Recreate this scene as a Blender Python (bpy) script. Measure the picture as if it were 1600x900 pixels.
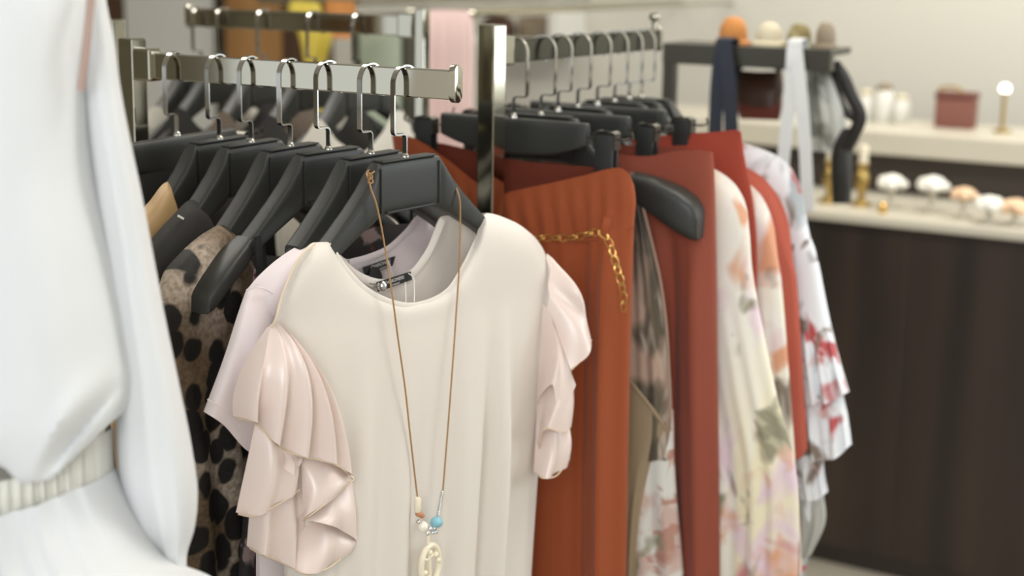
import bpy, bmesh, math, random
import numpy as np
from math import sin, cos, pi, radians, atan2, sqrt
from mathutils import Vector, Matrix

for o in list(bpy.data.objects):
    bpy.data.objects.remove(o)
SC = bpy.context.scene
COL = SC.collection
rnd = random.Random(7)

# ------------------------------------------------------------------ camera, light, exposure
CAM_H, FPX, PITCH, ROLL, CY = 1.5, 2100.0, radians(10), radians(.86), 318.0
F = np.array([0, cos(PITCH), -sin(PITCH)])
R0 = np.array([1.0, 0, 0]); U0 = np.array([0, sin(PITCH), cos(PITCH)])
CR = R0*cos(ROLL) + U0*sin(ROLL); CU = -R0*sin(ROLL) + U0*cos(ROLL)
CC = np.array([0, 0, CAM_H])
cd = bpy.data.cameras.new('camera'); cam = bpy.data.objects.new('camera', cd); COL.objects.link(cam)
cam.matrix_world = Matrix(((CR[0], CU[0], -F[0], 0), (CR[1], CU[1], -F[1], 0), (CR[2], CU[2], -F[2], CAM_H), (0, 0, 0, 1)))
cd.sensor_width = 36; cd.lens = FPX/1600*36; cd.shift_y = -(450-CY)/1600
cd.clip_start = .05
cd.dof.use_dof = True; cd.dof.focus_distance = 1.44; cd.dof.aperture_fstop = 2.9
SC.camera = cam
SC.view_settings.view_transform = 'Standard'; SC.view_settings.look = 'None'
SC.view_settings.gamma = 1; SC.view_settings.use_curve_mapping = False
SC.view_settings.exposure = -0.13
W = bpy.data.worlds.new('World'); SC.world = W; W.use_nodes = True
W.node_tree.nodes['Background'].inputs[0].default_value = (.90, .95, 1, 1)
W.node_tree.nodes['Background'].inputs[1].default_value = 1.3

def area_light(name, loc, target, sx, sy, power, col):
    l = bpy.data.lights.new(name, 'AREA'); l.shape = 'RECTANGLE'; l.size = sx; l.size_y = sy; l.energy = power; l.color = col
    o = bpy.data.objects.new(name, l); COL.objects.link(o); o.location = loc
    o.rotation_euler = (Vector(target)-Vector(loc)).to_track_quat('-Z', 'Y').to_euler()
    return o
area_light('shopfront_daylight', (.35, -2.0, 2.4), (0, 1.7, 1.1), 2.8, 1.5, 118, (.93, .97, 1))
area_light('ceiling_lamp_light', (.9, 1.6, 2.75), (.9, 1.7, 0), 1.2, .5, 26, (1, .96, .9))
area_light('counter_lamp_light', (1.2, 3.3, 2.75), (1.2, 3.4, 0), 1.4, .4, 34, (1, .95, .86))
area_light('far_lamp_light', (-1.2, 2.7, 2.75), (-1.2, 2.8, 0), 1.4, .4, 34, (1, .95, .88))

# ------------------------------------------------------------------ picture <-> place
def ray(px, py): return F + CR*((px-800)/FPX) - CU*((py-CY)/FPX)
def P(px, py, Z): return CC + ray(px, py)*Z
def on_plane(px, py, O, n):
    r = ray(px, py); return CC + r*(np.dot(np.asarray(O)-CC, n)/np.dot(r, n))

# ------------------------------------------------------------------ scene helpers
def tag(o, label=None, cat=None, group=None, kind=None):
    if label: o['label'] = label
    if cat: o['category'] = cat
    if group: o['group'] = group
    if kind: o['kind'] = kind
    return o
def empty(name, loc, rz=0, label=None, cat=None, group=None):
    o = bpy.data.objects.new(name, None); COL.objects.link(o); o.location = tuple(loc); o.rotation_euler = (0, 0, rz)
    o.empty_display_size = .03
    return tag(o, label, cat, group)
def obj(name, bm, m, parent=None, loc=None, rz=None, smooth=True, label=None):
    me = bpy.data.meshes.new(name)
    bmesh.ops.recalc_face_normals(bm, faces=bm.faces)
    bm.to_mesh(me); bm.free()
    if smooth:
        for p in me.polygons: p.use_smooth = True
        me.set_sharp_from_angle(angle=radians(40))
    o = bpy.data.objects.new(name, me); COL.objects.link(o)
    me.materials.append(m)
    if parent: o.parent = parent
    if loc is not None: o.location = tuple(loc)
    if rz is not None: o.rotation_euler = (0, 0, rz)
    if label: o['label'] = label
    return o
def copy_tree(o, parent=None):
    c = o.copy(); COL.objects.link(c)
    if parent: c.parent = parent
    for ch in list(o.children): copy_tree(ch, c)
    return c

def bx(bm, cx, cy, cz, sx, sy, sz, bev=0, M=None):
    r = bmesh.ops.create_cube(bm, size=1)
    vs = r['verts']
    for v in vs: v.co = Vector((v.co.x*sx+cx, v.co.y*sy+cy, v.co.z*sz+cz))
    if bev:
        es = list({e for v in vs for e in v.link_edges})
        rr = bmesh.ops.bevel(bm, geom=es, offset=bev, segments=2, affect='EDGES', profile=.6)
        vs = list({v for f in rr['faces'] for v in f.verts} | {v for v in vs if v.is_valid})
    if M is not None:
        for v in vs: v.co = M @ v.co
    return bm
def frames_along(pts):
    n = len(pts); T = []
    for i in range(n):
        a = pts[max(i-1, 0)]; b = pts[min(i+1, n-1)]
        T.append((b-a).normalized())
    return T
def sweep(bm, pts, w, h, side=None, seg=8, closed=False, rect=False):
    """sweep an ellipse (or a flat band) of half sizes w (along side) and h along pts"""
    pts = [Vector(p) for p in pts]; T = frames_along(pts)
    if closed:
        n = len(pts); T = [(pts[(i+1) % n]-pts[i-1]).normalized() for i in range(n)]
    ref = Vector(side) if side is not None else None
    rings = []
    s = None
    for i, (p, t) in enumerate(zip(pts, T)):
        if ref is not None: s = (ref - t*ref.dot(t)).normalized()
        elif s is None:
            a = Vector((0, 0, 1)) if abs(t.z) < .9 else Vector((1, 0, 0)); s = (a - t*a.dot(t)).normalized()
        else: s = (s - t*s.dot(t)).normalized()
        q = t.cross(s)
        ww = w[i] if hasattr(w, '__len__') else w; hh = h[i] if hasattr(h, '__len__') else h
        if rect: prof = [(1, 1), (-1, 1), (-1, -1), (1, -1)]
        else: prof = [(cos(2*pi*k/seg), sin(2*pi*k/seg)) for k in range(seg)]
        rings.append([bm.verts.new(p + s*(ww*a) + q*(hh*b)) for a, b in prof])
    m = len(rings[0]); n = len(rings)
    for i in range(n if closed else n-1):
        A, B = rings[i], rings[(i+1) % n]
        for k in range(m): bm.faces.new((A[k], A[(k+1) % m], B[(k+1) % m], B[k]))
    if not closed:
        bm.faces.new(rings[0]); bm.faces.new(rings[-1][::-1])
    return bm
def lathe(bm, prof, c=(0, 0, 0), seg=20, axis=None):
    c = Vector(c); rings = []
    Q = Matrix.Identity(3) if axis is None else Vector(axis).to_track_quat('Z', 'Y').to_matrix()
    for r, z in prof:
        if r < 1e-6: rings.append([bm.verts.new(c + Q @ Vector((0, 0, z)))])
        else: rings.append([bm.verts.new(c + Q @ Vector((r*cos(2*pi*k/seg), r*sin(2*pi*k/seg), z))) for k in range(seg)])
    for A, B in zip(rings, rings[1:]):
        for k in range(seg):
            a0, a1 = A[k % len(A)], A[(k+1) % len(A)]; b0, b1 = B[k % len(B)], B[(k+1) % len(B)]
            vs = []
            for v in (a0, a1, b1, b0):
                if v not in vs: vs.append(v)
            if len(vs) > 2: bm.faces.new(vs)
    for E in (rings[0], rings[-1]):
        if len(E) > 2: bm.faces.new(E)
    return bm
def ball(bm, c, rx, ry=None, rz=None, seg=16):
    ry = ry or rx; rz = rz or rx
    r = bmesh.ops.create_uvsphere(bm, u_segments=seg, v_segments=seg//2+2, radius=1)
    for v in r['verts']: v.co = Vector((v.co.x*rx+c[0], v.co.y*ry+c[1], v.co.z*rz+c[2]))
    return bm
def spline(pts, n):
    """Catmull-Rom through pts, n points, by chord length"""
    pts = [np.array(p, float) for p in pts]
    if len(pts) == 2: return [pts[0]+(pts[1]-pts[0])*t for t in np.linspace(0, 1, n)]
    d = [0]
    for a, b in zip(pts, pts[1:]): d.append(d[-1]+np.linalg.norm(b-a)+1e-9)
    out = []
    for t in np.linspace(0, d[-1], n):
        i = min(max(np.searchsorted(d, t)-1, 0), len(pts)-2)
        u = (t-d[i])/(d[i+1]-d[i])
        p0 = pts[i-1] if i > 0 else 2*pts[0]-pts[1]; p1, p2 = pts[i], pts[i+1]
        p3 = pts[i+2] if i+2 < len(pts) else 2*pts[-1]-pts[-2]
        h = d[i+1]-d[i]
        l0 = d[i]-d[i-1] if i > 0 else h; l2 = d[i+2]-d[i+1] if i+2 < len(pts) else h
        m1 = ((p2-p1)/h*l0 + (p1-p0)/l0*h)/(h+l0)*h; m2 = ((p3-p2)/l2*h + (p2-p1)/h*l2)/(h+l2)*h
        out.append((2*u**3-3*u*u+1)*p1 + (u**3-2*u*u+u)*m1 + (-2*u**3+3*u*u)*p2 + (u**3-u*u)*m2)
    return out

# ------------------------------------------------------------------ materials
def lin(c):
    return tuple(((x/255)/12.92 if x/255 <= .04045 else ((x/255+.055)/1.055)**2.4) for x in c) + (1,)
def new_mat(name):
    m = bpy.data.materials.new(name); m.use_nodes = True
    return m, m.node_tree, m.node_tree.nodes['Principled BSDF']
def add_bump(nt, b, scale, strength, dist=.002, kind='noise', stretch=(1, 1, 1)):
    tc = nt.nodes.new('ShaderNodeTexCoord'); mp = nt.nodes.new('ShaderNodeMapping'); mp.inputs['Scale'].default_value = stretch
    n = nt.nodes.new('ShaderNodeTexNoise'); n.inputs['Scale'].default_value = scale; n.inputs['Detail'].default_value = 3
    bp = nt.nodes.new('ShaderNodeBump'); bp.inputs['Strength'].default_value = strength; bp.inputs['Distance'].default_value = dist
    nt.links.new(tc.outputs['Object'], mp.inputs[0]); nt.links.new(mp.outputs[0], n.inputs['Vector'])
    nt.links.new(n.outputs[0], bp.inputs['Height']); nt.links.new(bp.outputs[0], b.inputs['Normal'])
def plain(name, col, rough=.6, metal=0, sheen=0, spec=.5, bump=None, trans=0, emit=0, vary=0, coat=0):
    m, nt, b = new_mat(name)
    c = lin(col)
    b.inputs['Base Color'].default_value = c; b.inputs['Roughness'].default_value = rough; b.inputs['Metallic'].default_value = metal
    b.inputs['Specular IOR Level'].default_value = spec
    if sheen: b.inputs['Sheen Weight'].default_value = sheen
    if coat: b.inputs['Coat Weight'].default_value = coat
    if emit: b.inputs['Emission Color'].default_value = c; b.inputs['Emission Strength'].default_value = emit
    if bump: add_bump(nt, b, *bump)
    if vary:
        tc = nt.nodes.new('ShaderNodeTexCoord'); n = nt.nodes.new('ShaderNodeTexNoise'); n.inputs['Scale'].default_value = 9
        mx = nt.nodes.new('ShaderNodeMix'); mx.data_type = 'RGBA'
        mx.inputs['A'].default_value = c; mx.inputs['B'].default_value = tuple(x*(1-vary) for x in c[:3])+(1,)
        nt.links.new(tc.outputs['Object'], n.inputs['Vector']); nt.links.new(n.outputs[0], mx.inputs['Factor']); nt.links.new(mx.outputs['Result'], b.inputs['Base Color'])
    if trans:
        tr = nt.nodes.new('ShaderNodeBsdfTranslucent'); tr.inputs[0].default_value = c
        ms = nt.nodes.new('ShaderNodeMixShader'); ms.inputs[0].default_value = trans
        nt.links.new(b.outputs[0], ms.inputs[1]); nt.links.new(tr.outputs[0], ms.inputs[2])
        nt.links.new(ms.outputs[0], nt.nodes['Material Output'].inputs[0])
    return m
def blotches(name, base, layers, rough=.7, trans=0, seed=0, bump=None):
    """a printed cloth: base colour with soft edged blotches; layers = (colour, scale, threshold, softness, stretch)"""
    m, nt, b = new_mat(name); L = nt.links
    tc = nt.nodes.new('ShaderNodeTexCoord')
    cur = None
    for i, (col, scale, th, soft, st) in enumerate(layers):
        mp = nt.nodes.new('ShaderNodeMapping'); mp.inputs['Scale'].default_value = st
        mp.inputs['Location'].default_value = (seed*1.7+i*3.1, i*2.3, seed*.9+i*5.7)
        n = nt.nodes.new('ShaderNodeTexNoise'); n.inputs['Scale'].default_value = scale; n.inputs['Detail'].default_value = 2.5; n.inputs['Distortion'].default_value = .6
        r = nt.nodes.new('ShaderNodeValToRGB'); r.color_ramp.elements[0].position = th; r.color_ramp.elements[1].position = min(th+soft, 1)
        mx = nt.nodes.new('ShaderNodeMix'); mx.data_type = 'RGBA'
        L.new(tc.outputs['Object'], mp.inputs[0]); L.new(mp.outputs[0], n.inputs['Vector']); L.new(n.outputs[0], r.inputs[0]); L.new(r.outputs[0], mx.inputs['Factor'])
        if cur is None: mx.inputs['A'].default_value = lin(base)
        else: L.new(cur, mx.inputs['A'])
        mx.inputs['B'].default_value = lin(col); cur = mx.outputs['Result']
    L.new(cur, b.inputs['Base Color']); b.inputs['Roughness'].default_value = rough; b.inputs['Sheen Weight'].default_value = .1
    return m
def leopard(name):
    m, nt, b = new_mat(name); L = nt.links
    tc = nt.nodes.new('ShaderNodeTexCoord')
    nz = nt.nodes.new('ShaderNodeTexNoise'); nz.inputs['Scale'].default_value = 28; nz.inputs['Detail'].default_value = 2
    ad = nt.nodes.new('ShaderNodeVectorMath'); ad.operation = 'MULTIPLY_ADD'; ad.inputs[1].default_value = (.018,)*3
    L.new(tc.outputs['Object'], nz.inputs['Vector']); L.new(nz.outputs['Color'], ad.inputs[0]); L.new(tc.outputs['Object'], ad.inputs[2])
    mp = nt.nodes.new('ShaderNodeMapping'); mp.inputs['Scale'].default_value = (1, .55, .8); L.new(ad.outputs[0], mp.inputs[0])
    v = nt.nodes.new('ShaderNodeTexVoronoi'); v.inputs['Scale'].default_value = 31; v.inputs['Randomness'].default_value = .8
    L.new(mp.outputs[0], v.inputs['Vector'])
    r = nt.nodes.new('ShaderNodeValToRGB'); r.color_ramp.elements[0].position = .47; r.color_ramp.elements[1].position = .54
    r.color_ramp.elements[0].color = lin((38, 36, 33)); r.color_ramp.elements[1].color = lin((188, 172, 156))
    L.new(v.outputs['Distance'], r.inputs[0])
    n2 = nt.nodes.new('ShaderNodeTexNoise'); n2.inputs['Scale'].default_value = 160
    mx = nt.nodes.new('ShaderNodeMix'); mx.data_type = 'RGBA'; mx.blend_type = 'MULTIPLY'; mx.inputs['Factor'].default_value = .55
    r2 = nt.nodes.new('ShaderNodeValToRGB'); r2.color_ramp.elements[0].position = .35; r2.color_ramp.elements[0].color = (.3, .27, .22, 1); r2.color_ramp.elements[1].position = .6
    L.new(tc.outputs['Object'], n2.inputs['Vector']); L.new(n2.outputs[0], r2.inputs[0]); L.new(r2.outputs[0], mx.inputs['B'])
    n3 = nt.nodes.new('ShaderNodeTexNoise'); n3.inputs['Scale'].default_value = 11; n3.inputs['Detail'].default_value = 1
    r3 = nt.nodes.new('ShaderNodeValToRGB'); r3.color_ramp.elements[0].position = .42; r3.color_ramp.elements[0].color = (.34, .28, .2, 1); r3.color_ramp.elements[1].position = .62
    m3 = nt.nodes.new('ShaderNodeMix'); m3.data_type = 'RGBA'; m3.blend_type = 'MULTIPLY'; m3.inputs['Factor'].default_value = 1
    L.new(tc.outputs['Object'], n3.inputs['Vector']); L.new(n3.outputs[0], r3.inputs[0]); L.new(r3.outputs[0], m3.inputs['B']); L.new(r.outputs[0], m3.inputs['A'])
    L.new(m3.outputs['Result'], mx.inputs['A']); L.new(mx.outputs['Result'], b.inputs['Base Color']); b.inputs['Roughness'].default_value = .7
    return m
def wood(name, c1, c2, scale=6, rough=.4, stretch=(1, 1, .06)):
    m, nt, b = new_mat(name); L = nt.links
    tc = nt.nodes.new('ShaderNodeTexCoord'); mp = nt.nodes.new('ShaderNodeMapping'); mp.inputs['Scale'].default_value = stretch
    n = nt.nodes.new('ShaderNodeTexNoise'); n.inputs['Scale'].default_value = scale; n.inputs['Detail'].default_value = 5
    r = nt.nodes.new('ShaderNodeValToRGB'); r.color_ramp.elements[0].position = .35; r.color_ramp.elements[1].position = .68
    r.color_ramp.elements[0].color = lin(c1); r.color_ramp.elements[1].color = lin(c2)
    L.new(tc.outputs['Object'], mp.inputs[0]); L.new(mp.outputs[0], n.inputs['Vector']); L.new(n.outputs[0], r.inputs[0]); L.new(r.outputs[0], b.inputs['Base Color'])
    b.inputs['Roughness'].default_value = rough
    return m

M = {}
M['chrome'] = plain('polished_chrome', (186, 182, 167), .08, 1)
M['dark_refl_chrome'] = plain('chrome_dark_reflection', (88, 86, 76), .16, 1)  # chrome darkened: the right rail's dark reflection is put into its colour
M['hook_steel'] = plain('hook_steel', (186, 184, 178), .16, 1)
M['dull_steel'] = plain('brushed_dark_steel', (86, 84, 76), .35, .8)
M['hanger'] = plain('black_plastic', (45, 46, 43), .46, spec=.5, bump=(900, .12, .0004))
M['clip'] = plain('black_clip_plastic', (34, 35, 33), .45)
M['cream'] = plain('cream_jersey', (231, 223, 214), .75, sheen=.15, bump=(1500, .1, .0004), trans=.12)
M['satin'] = plain('blush_satin', (236, 218, 210), .30, sheen=.1, spec=.7, trans=.1)
M['lilac'] = plain('pale_pink_jersey', (238, 226, 228), .78, sheen=.15, bump=(1500, .1, .0004), trans=.12)
M['white'] = plain('white_cotton', (235, 236, 237), .8, sheen=.1, trans=.15)
M['offwhite'] = plain('ivory_elastic', (236, 234, 226), .8, bump=(60, .3, .004, 'noise', (1, 1, .1)))
M['brown_trim'] = plain('taupe_lining', (176, 150, 138), .8)
M['orange'] = plain('burnt_orange_crepe', (148, 68, 26), .78, sheen=.1, bump=(700, .1, .0004))
M['brick'] = plain('brick_red_crepe', (140, 66, 46), .78, sheen=.1, bump=(700, .1, .0004))
M['rust'] = plain('rust_red_cotton', (148, 52, 30), .76, sheen=.1)
M['rose'] = plain('brick_rose_cotton', (186, 92, 74), .75)
M['lining'] = plain('shaded_orange_crepe', (112, 46, 26), .8)  # trouser orange darkened: the shade inside the waist is painted in
M['maroon'] = plain('dark_maroon_cotton', (96, 36, 22), .8)
M['olive'] = plain('olive_beige_satin', (158, 138, 110), .4, sheen=.1)
M['black'] = plain('black_cotton', (36, 34, 31), .8)
M['tan'] = plain('tan_satin', (182, 150, 104), .5)
M['taupe'] = plain('taupe_cloth', (104, 90, 78), .8)
M['stone'] = plain('light_grey_cloth', (205, 200, 188), .85)
M['navy'] = plain('navy_cotton', (38, 44, 56), .8)
M['ribbon'] = plain('white_ribbon', (214, 216, 216), .6)
M['leopard'] = leopard('leopard_print')
M['darkfloral'] = blotches('dark_floral_print', (38, 34, 33), [((150, 128, 126), 26, .56, .05, (1, 1, 1)), ((92, 44, 48), 34, .60, .05, (1, 1, 1))], seed=3)
M['satinprint'] = blotches('grey_brown_satin_print', (96, 86, 72), [((178, 150, 132), 16, .50, .12, (1, 1, .45)), ((66, 60, 52), 18, .56, .1, (1, 1, .5)), ((196, 180, 164), 26, .62, .08, (1, 1, .3))], rough=.38, seed=5)
M['whitefloral'] = blotches('white_floral_print', (224, 222, 214), [((206, 178, 168), 17, .47, .10, (1, 1, .8)), ((150, 146, 120), 22, .54, .07, (1, 1, .8)), ((186, 140, 124), 26, .58, .07, (1, 1, 1)), ((104, 98, 86), 20, .62, .05, (1, 1, 1))], seed=8)
M['creamfloral'] = blotches('cream_floral_print', (240, 236, 226), [((240, 231, 200), 7, .46, .16, (1.6, 1, .35)), ((230, 206, 216), 12, .53, .12, (1, 1, .7)), ((220, 164, 130), 13, .585, .10, (1, 1, .8)), ((196, 106, 118), 12, .61, .10, (1, 1, .8)), ((146, 142, 118), 15, .605, .08, (1, 1, .8)), ((112, 96, 100), 12, .655, .07, (1, 1, .7))], seed=1)
M['creamfloral2'] = blotches('pale_floral_print', (240, 238, 230), [((240, 231, 198), 7, .48, .14, (1.6, 1, .35)), ((230, 206, 208), 11, .54, .12, (1, 1, .7)), ((220, 160, 126), 12, .57, .10, (1, 1, .8)), ((190, 106, 104), 12, .60, .09, (1, 1, .7)), ((134, 122, 108), 14, .60, .08, (1, 1, .7))], seed=12)
M['redfloral'] = blotches('white_red_floral_print', (232, 235, 240), [((170, 178, 182), 13, .51, .08, (1, 1, .7)), ((186, 84, 86), 14, .55, .06, (1, 1, .8)), ((128, 112, 100), 17, .545, .06, (1, 1, .8)), ((228, 200, 200), 15, .57, .08, (1, 1, .8))], seed=21)
M['sheer'] = plain('grey_white_chiffon', (206, 206, 200), .8, trans=.3)
M['label'] = plain('black_woven_label', (34, 33, 32), .7)
M['letter'] = plain('silver_thread', (206, 204, 200), .6)
M['cord'] = plain('tan_leather_cord', (160, 122, 76), .5)
M['string'] = plain('white_string', (236, 232, 226), .7)
M['gold'] = plain('pale_gold', (214, 176, 104), .25, 1)
M['pearl'] = plain('pearl_bead', (238, 232, 216), .25, coat=.5)
M['ivory'] = plain('carved_ivory_resin', (236, 226, 202), .4)
M['blue'] = plain('turquoise_stone', (134, 186, 200), .4)
M['brownbead'] = plain('amber_brown_bead', (186, 128, 92), .4)
M['silver'] = plain('silver_bead', (226, 228, 230), .22, 1)
M['wall'] = plain('painted_wall', (203, 199, 187), .9, bump=(60, .05, .001))
M['wallleft'] = plain('taupe_wall', (108, 99, 78), .85)
M['wallwhite'] = plain('white_panel', (216, 214, 206), .8)
M['ceil'] = plain('ceiling_paint', (225, 222, 214), .9)
M['floor'] = plain('floor_tile', (176, 168, 152), .5, vary=.12)
M['darkwood'] = wood('dark_walnut', (30, 23, 18), (54, 41, 31), 9, .42)
M['ochrewood'] = wood('honey_wood', (150, 108, 62), (178, 134, 84), 8, .5)
M['doorwood'] = wood('brown_wood', (72, 52, 38), (92, 68, 50), 8, .5)
M['stonetop'] = plain('cream_stone_top', (196, 190, 174), .35, vary=.06)
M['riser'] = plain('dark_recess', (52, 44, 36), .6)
M['greenpanel'] = plain('grey_green_glass', (176, 188, 168), .3, vary=.25)
M['yellow'] = plain('mustard_yellow_cloth', (196, 176, 72), .8)
M['orangecloth'] = plain('orange_cloth', (206, 138, 72), .8, vary=.3)
M['pinkstripe'] = blotches('pink_striped_cloth', (226, 196, 190), [((214, 164, 156), 14, .52, .1, (1.4, 1.4, .02))], seed=4)
M['hatbeige'] = plain('beige_felt', (206, 196, 170), .9)
M['hatolive'] = blotches('olive_print', (124, 110, 66), [((190, 176, 140), 20, .56, .1, (1, 1, 1))], seed=6)
M['bagbrown'] = plain('dark_brown_leather', (74, 48, 34), .5, vary=.3)
M['bagred'] = plain('oxblood_leather', (112, 52, 42), .5)
M['bagtaupe'] = plain('taupe_leather', (148, 132, 110), .6, vary=.35)
M['blackleather'] = plain('black_leather', (40, 38, 35), .5)
M['greyscarf'] = blotches('grey_white_print', (196, 196, 188), [((130, 130, 120), 18, .54, .1, (1, 1, .7))], seed=9)
M['woven'] = plain('red_brown_wicker', (134, 84, 72), .7, bump=(90, .8, .004), vary=.25)
M['globe'] = plain('lit_globe', (255, 246, 235), .4, emit=6)
M['brass'] = plain('aged_brass', (176, 150, 92), .35, 1)
M['flower'] = plain('white_petals', (232, 230, 220), .7)
M['peach'] = plain('peach_petals', (224, 190, 156), .7)

# ------------------------------------------------------------------ setting: shop room, its axes turned from the view
A_ = np.array([.872, -.489, 0]); B_ = np.array([.489, .872, 0]); ROOM = atan2(-.489, .872)
def room(a, b, z=0): return A_*a + B_*b + np.array([0, 0, z])
def to_room(p): return np.array([np.dot(p, A_), np.dot(p, B_), p[2]])
base = on_plane(1290, 884, (0, 0, 0), np.array([0, 0, 1.]))
D1 = float(np.dot(base, B_))                # distance to the counter's front
DB = D1 + 1.05                              # distance to the back wall
ZC = 2.9
def slab(name, a0, a1, b0, b1, z0, z1, m, parent=None, kind='structure', bev=0):
    bm = bmesh.new(); bx(bm, 0, 0, 0, a1-a0, b1-b0, z1-z0, bev)
    c = room((a0+a1)/2, (b0+b1)/2, (z0+z1)/2)
    if parent is not None:
        o = obj(name, bm, m, parent, smooth=False)
        o.location = Vector(c)
        pr = parent.matrix_basis
        o.matrix_basis = pr.inverted() @ (Matrix.Translation(Vector(c)) @ Matrix.Rotation(ROOM, 4, 'Z'))
        return o
    o = obj(name, bm, m, None, c, ROOM, smooth=False)
    if kind: o['kind'] = kind
    return o
AL, AR, BF = -4.4, 1.5, -2.6
slab('floor', AL, AR, BF, DB, -.1, 0, M['floor'])
slab('ceiling', AL, AR, BF, DB, ZC, ZC+.1, M['ceil'])
slab('wall_back', AL, AR, DB, DB+.1, 0, ZC, M['wall'])
slab('wall_left', AL-.1, AL, BF, DB, 0, ZC, M['wallleft'])
slab('wall_right', AR, AR+.1, BF, DB, 0, ZC, M['wall'])

win = slab('added_window', AR-.03, AR-.012, 2.3, 4.05, 1.0, 2.4, plain('added_glow_pane', (235, 245, 255), .3, emit=4.2))  # added, unseen glowing pane: side light and a bright reflection on the post
for b0, b1, z0, z1 in ((2.24, 2.3, .94, 2.46), (4.05, 4.11, .94, 2.46), (2.3, 4.05, .94, 1.0), (2.3, 4.05, 2.4, 2.46), (3.15, 3.2, 1.0, 2.4)):
    slab('added_window_frame', AR-.05, AR, b0, b1, z0, z1, M['wallwhite'], win)

def back_a(px, py=40, b=DB):
    return to_room(on_plane(px, py, room(0, b), B_))[0]
slab('trim_1', back_a(206), back_a(352), DB-.04, DB, 0, ZC, M['wallwhite'])
slab('trim_2', back_a(365), back_a(452), DB-.05, DB, 0, ZC, M['ochrewood'])
slab('trim_3', back_a(452), back_a(520), DB-.05, DB, 0, 2.0, M['doorwood'])
slab('door_1', back_a(120), back_a(205), DB-.04, DB, 0, 2.1, M['doorwood'])
slab('trim_4', back_a(352), back_a(365), DB-.07, DB, 0, ZC, M['dull_steel'])

# ------------------------------------------------------------------ hangers
def loft_sections(bm, secs, n=20, e=5):
    rings = []
    for x, zt, zb, th in secs:
        cz, hz = (zt+zb)/2, (zt-zb)/2; ring = []
        for k in range(n):
            a = 2*pi*(k+.5)/n; c, s = cos(a), sin(a)
            ring.append(bm.verts.new((x, th/2*math.copysign(abs(c)**(2/e), c), cz+hz*math.copysign(abs(s)**(2/e), s))))
        rings.append(ring)
    for A, B in zip(rings, rings[1:]):
        for k in range(n): bm.faces.new((A[k], A[(k+1) % n], B[(k+1) % n], B[k]))
    bm.faces.new(rings[0]); bm.faces.new(rings[-1])
    return bm
HOOK = .1035                                 # top of the arch above the hanger's neck
def hook_bm(side):
    bm = bmesh.new(); s = side; r = .0195
    pts = [(0, -.004), (0, .0235), (s*.0015, .0262), (s*.004, .0275), (s*.016, .0275), (s*.0183, .0286), (s*.0195, .031), (s*.0195, .082)]
    pts += [(s*r*cos(a), .083+.0205*sin(a)) for a in np.linspace(.12, pi-.1, 14)]
    pts += [(-s*r, .080), (-s*r, .066)]
    sweep(bm, [(x, 0, z) for x, z in pts], .0031, .0009, side=(0, 1, 0), rect=True)
    return bm
def collar_bm():
    bm = bmesh.new(); lathe(bm, [(.0048, -.003), (.0052, .001), (.004, .004), (.0026, .006)], seg=14); return bm
def suit_hanger(side, slim=False, broad=False):
    root = empty('suit_hanger', (0, 0, 0))
    half = [(.0, 0, -.058, .017), (.040, 0, -.0595, .017), (.050, -.001, -.062, .018), (.0535, -.006, -.063, .021), (.058, -.0125, -.0655, .024), (.07, -.0275, -.071, .024),
            (.09, -.0475, -.081, .024), (.11, -.0655, -.092, .024), (.124, -.0775, -.100, .024), (.131, -.083, -.105, .023)]
    secs = [(-x, a, b, t) for x, a, b, t in half[:0:-1]] + half
    bm = loft_sections(bmesh.new(), secs)
    for sy in (-1, 1):
        for sx in (-1, 1): bx(bm, sx*.0475, sy*.0088, -.031, .0024, .004, .050, .0007)
        bx(bm, 0, sy*.0088, -.0555, .078, .004, .0024, .0007)
    bx(bm, 0, 0, .0006, .088, .0168, .002, .0007)
    obj('body', bm, M['hanger'], root)
    rest = [(.121, -.0785, -.0975, .012), (.1315, -.0845, -.1045, .015), (.133, -.080, -.1065, .028), (.142, -.0860, -.112, .034), (.158, -.0955, -.1225, .040), (.174, -.1060, -.1335, .046),
            (.186, -.1150, -.1430, .048), (.195, -.1235, -.1495, .047), (.2005, -.1300, -.1520, .044), (.2025, -.1345, -.1515, .038)]
    if broad: rest = [(.121, -.074, -.0975, .014), (.1315, -.070, -.1005, .018), (.133, -.0635, -.100, .032), (.150, -.066, -.1065, .040), (.173, -.0715, -.1205, .048), (.196, -.0790, -.1330, .051), (.212, -.0890, -.1390, .050), (.219, -.0985, -.1400, .047), (.2225, -.107, -.138, .042)]
    for s in (-1, 1):
        obj('shoulder_rest', loft_sections(bmesh.new(), [(s*(.128+(x-.128)*(.62 if slim else 1)), a-(.006 if slim else 0), b, t*(.55 if slim else 1)) for x, a, b, t in rest], 24, 4.2), M['hanger'], root)
    obj('hook', hook_bm(side), M['hook_steel'], root, label='chrome hook')
    obj('collar', collar_bm(), M['hook_steel'], root)
    return root
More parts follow.
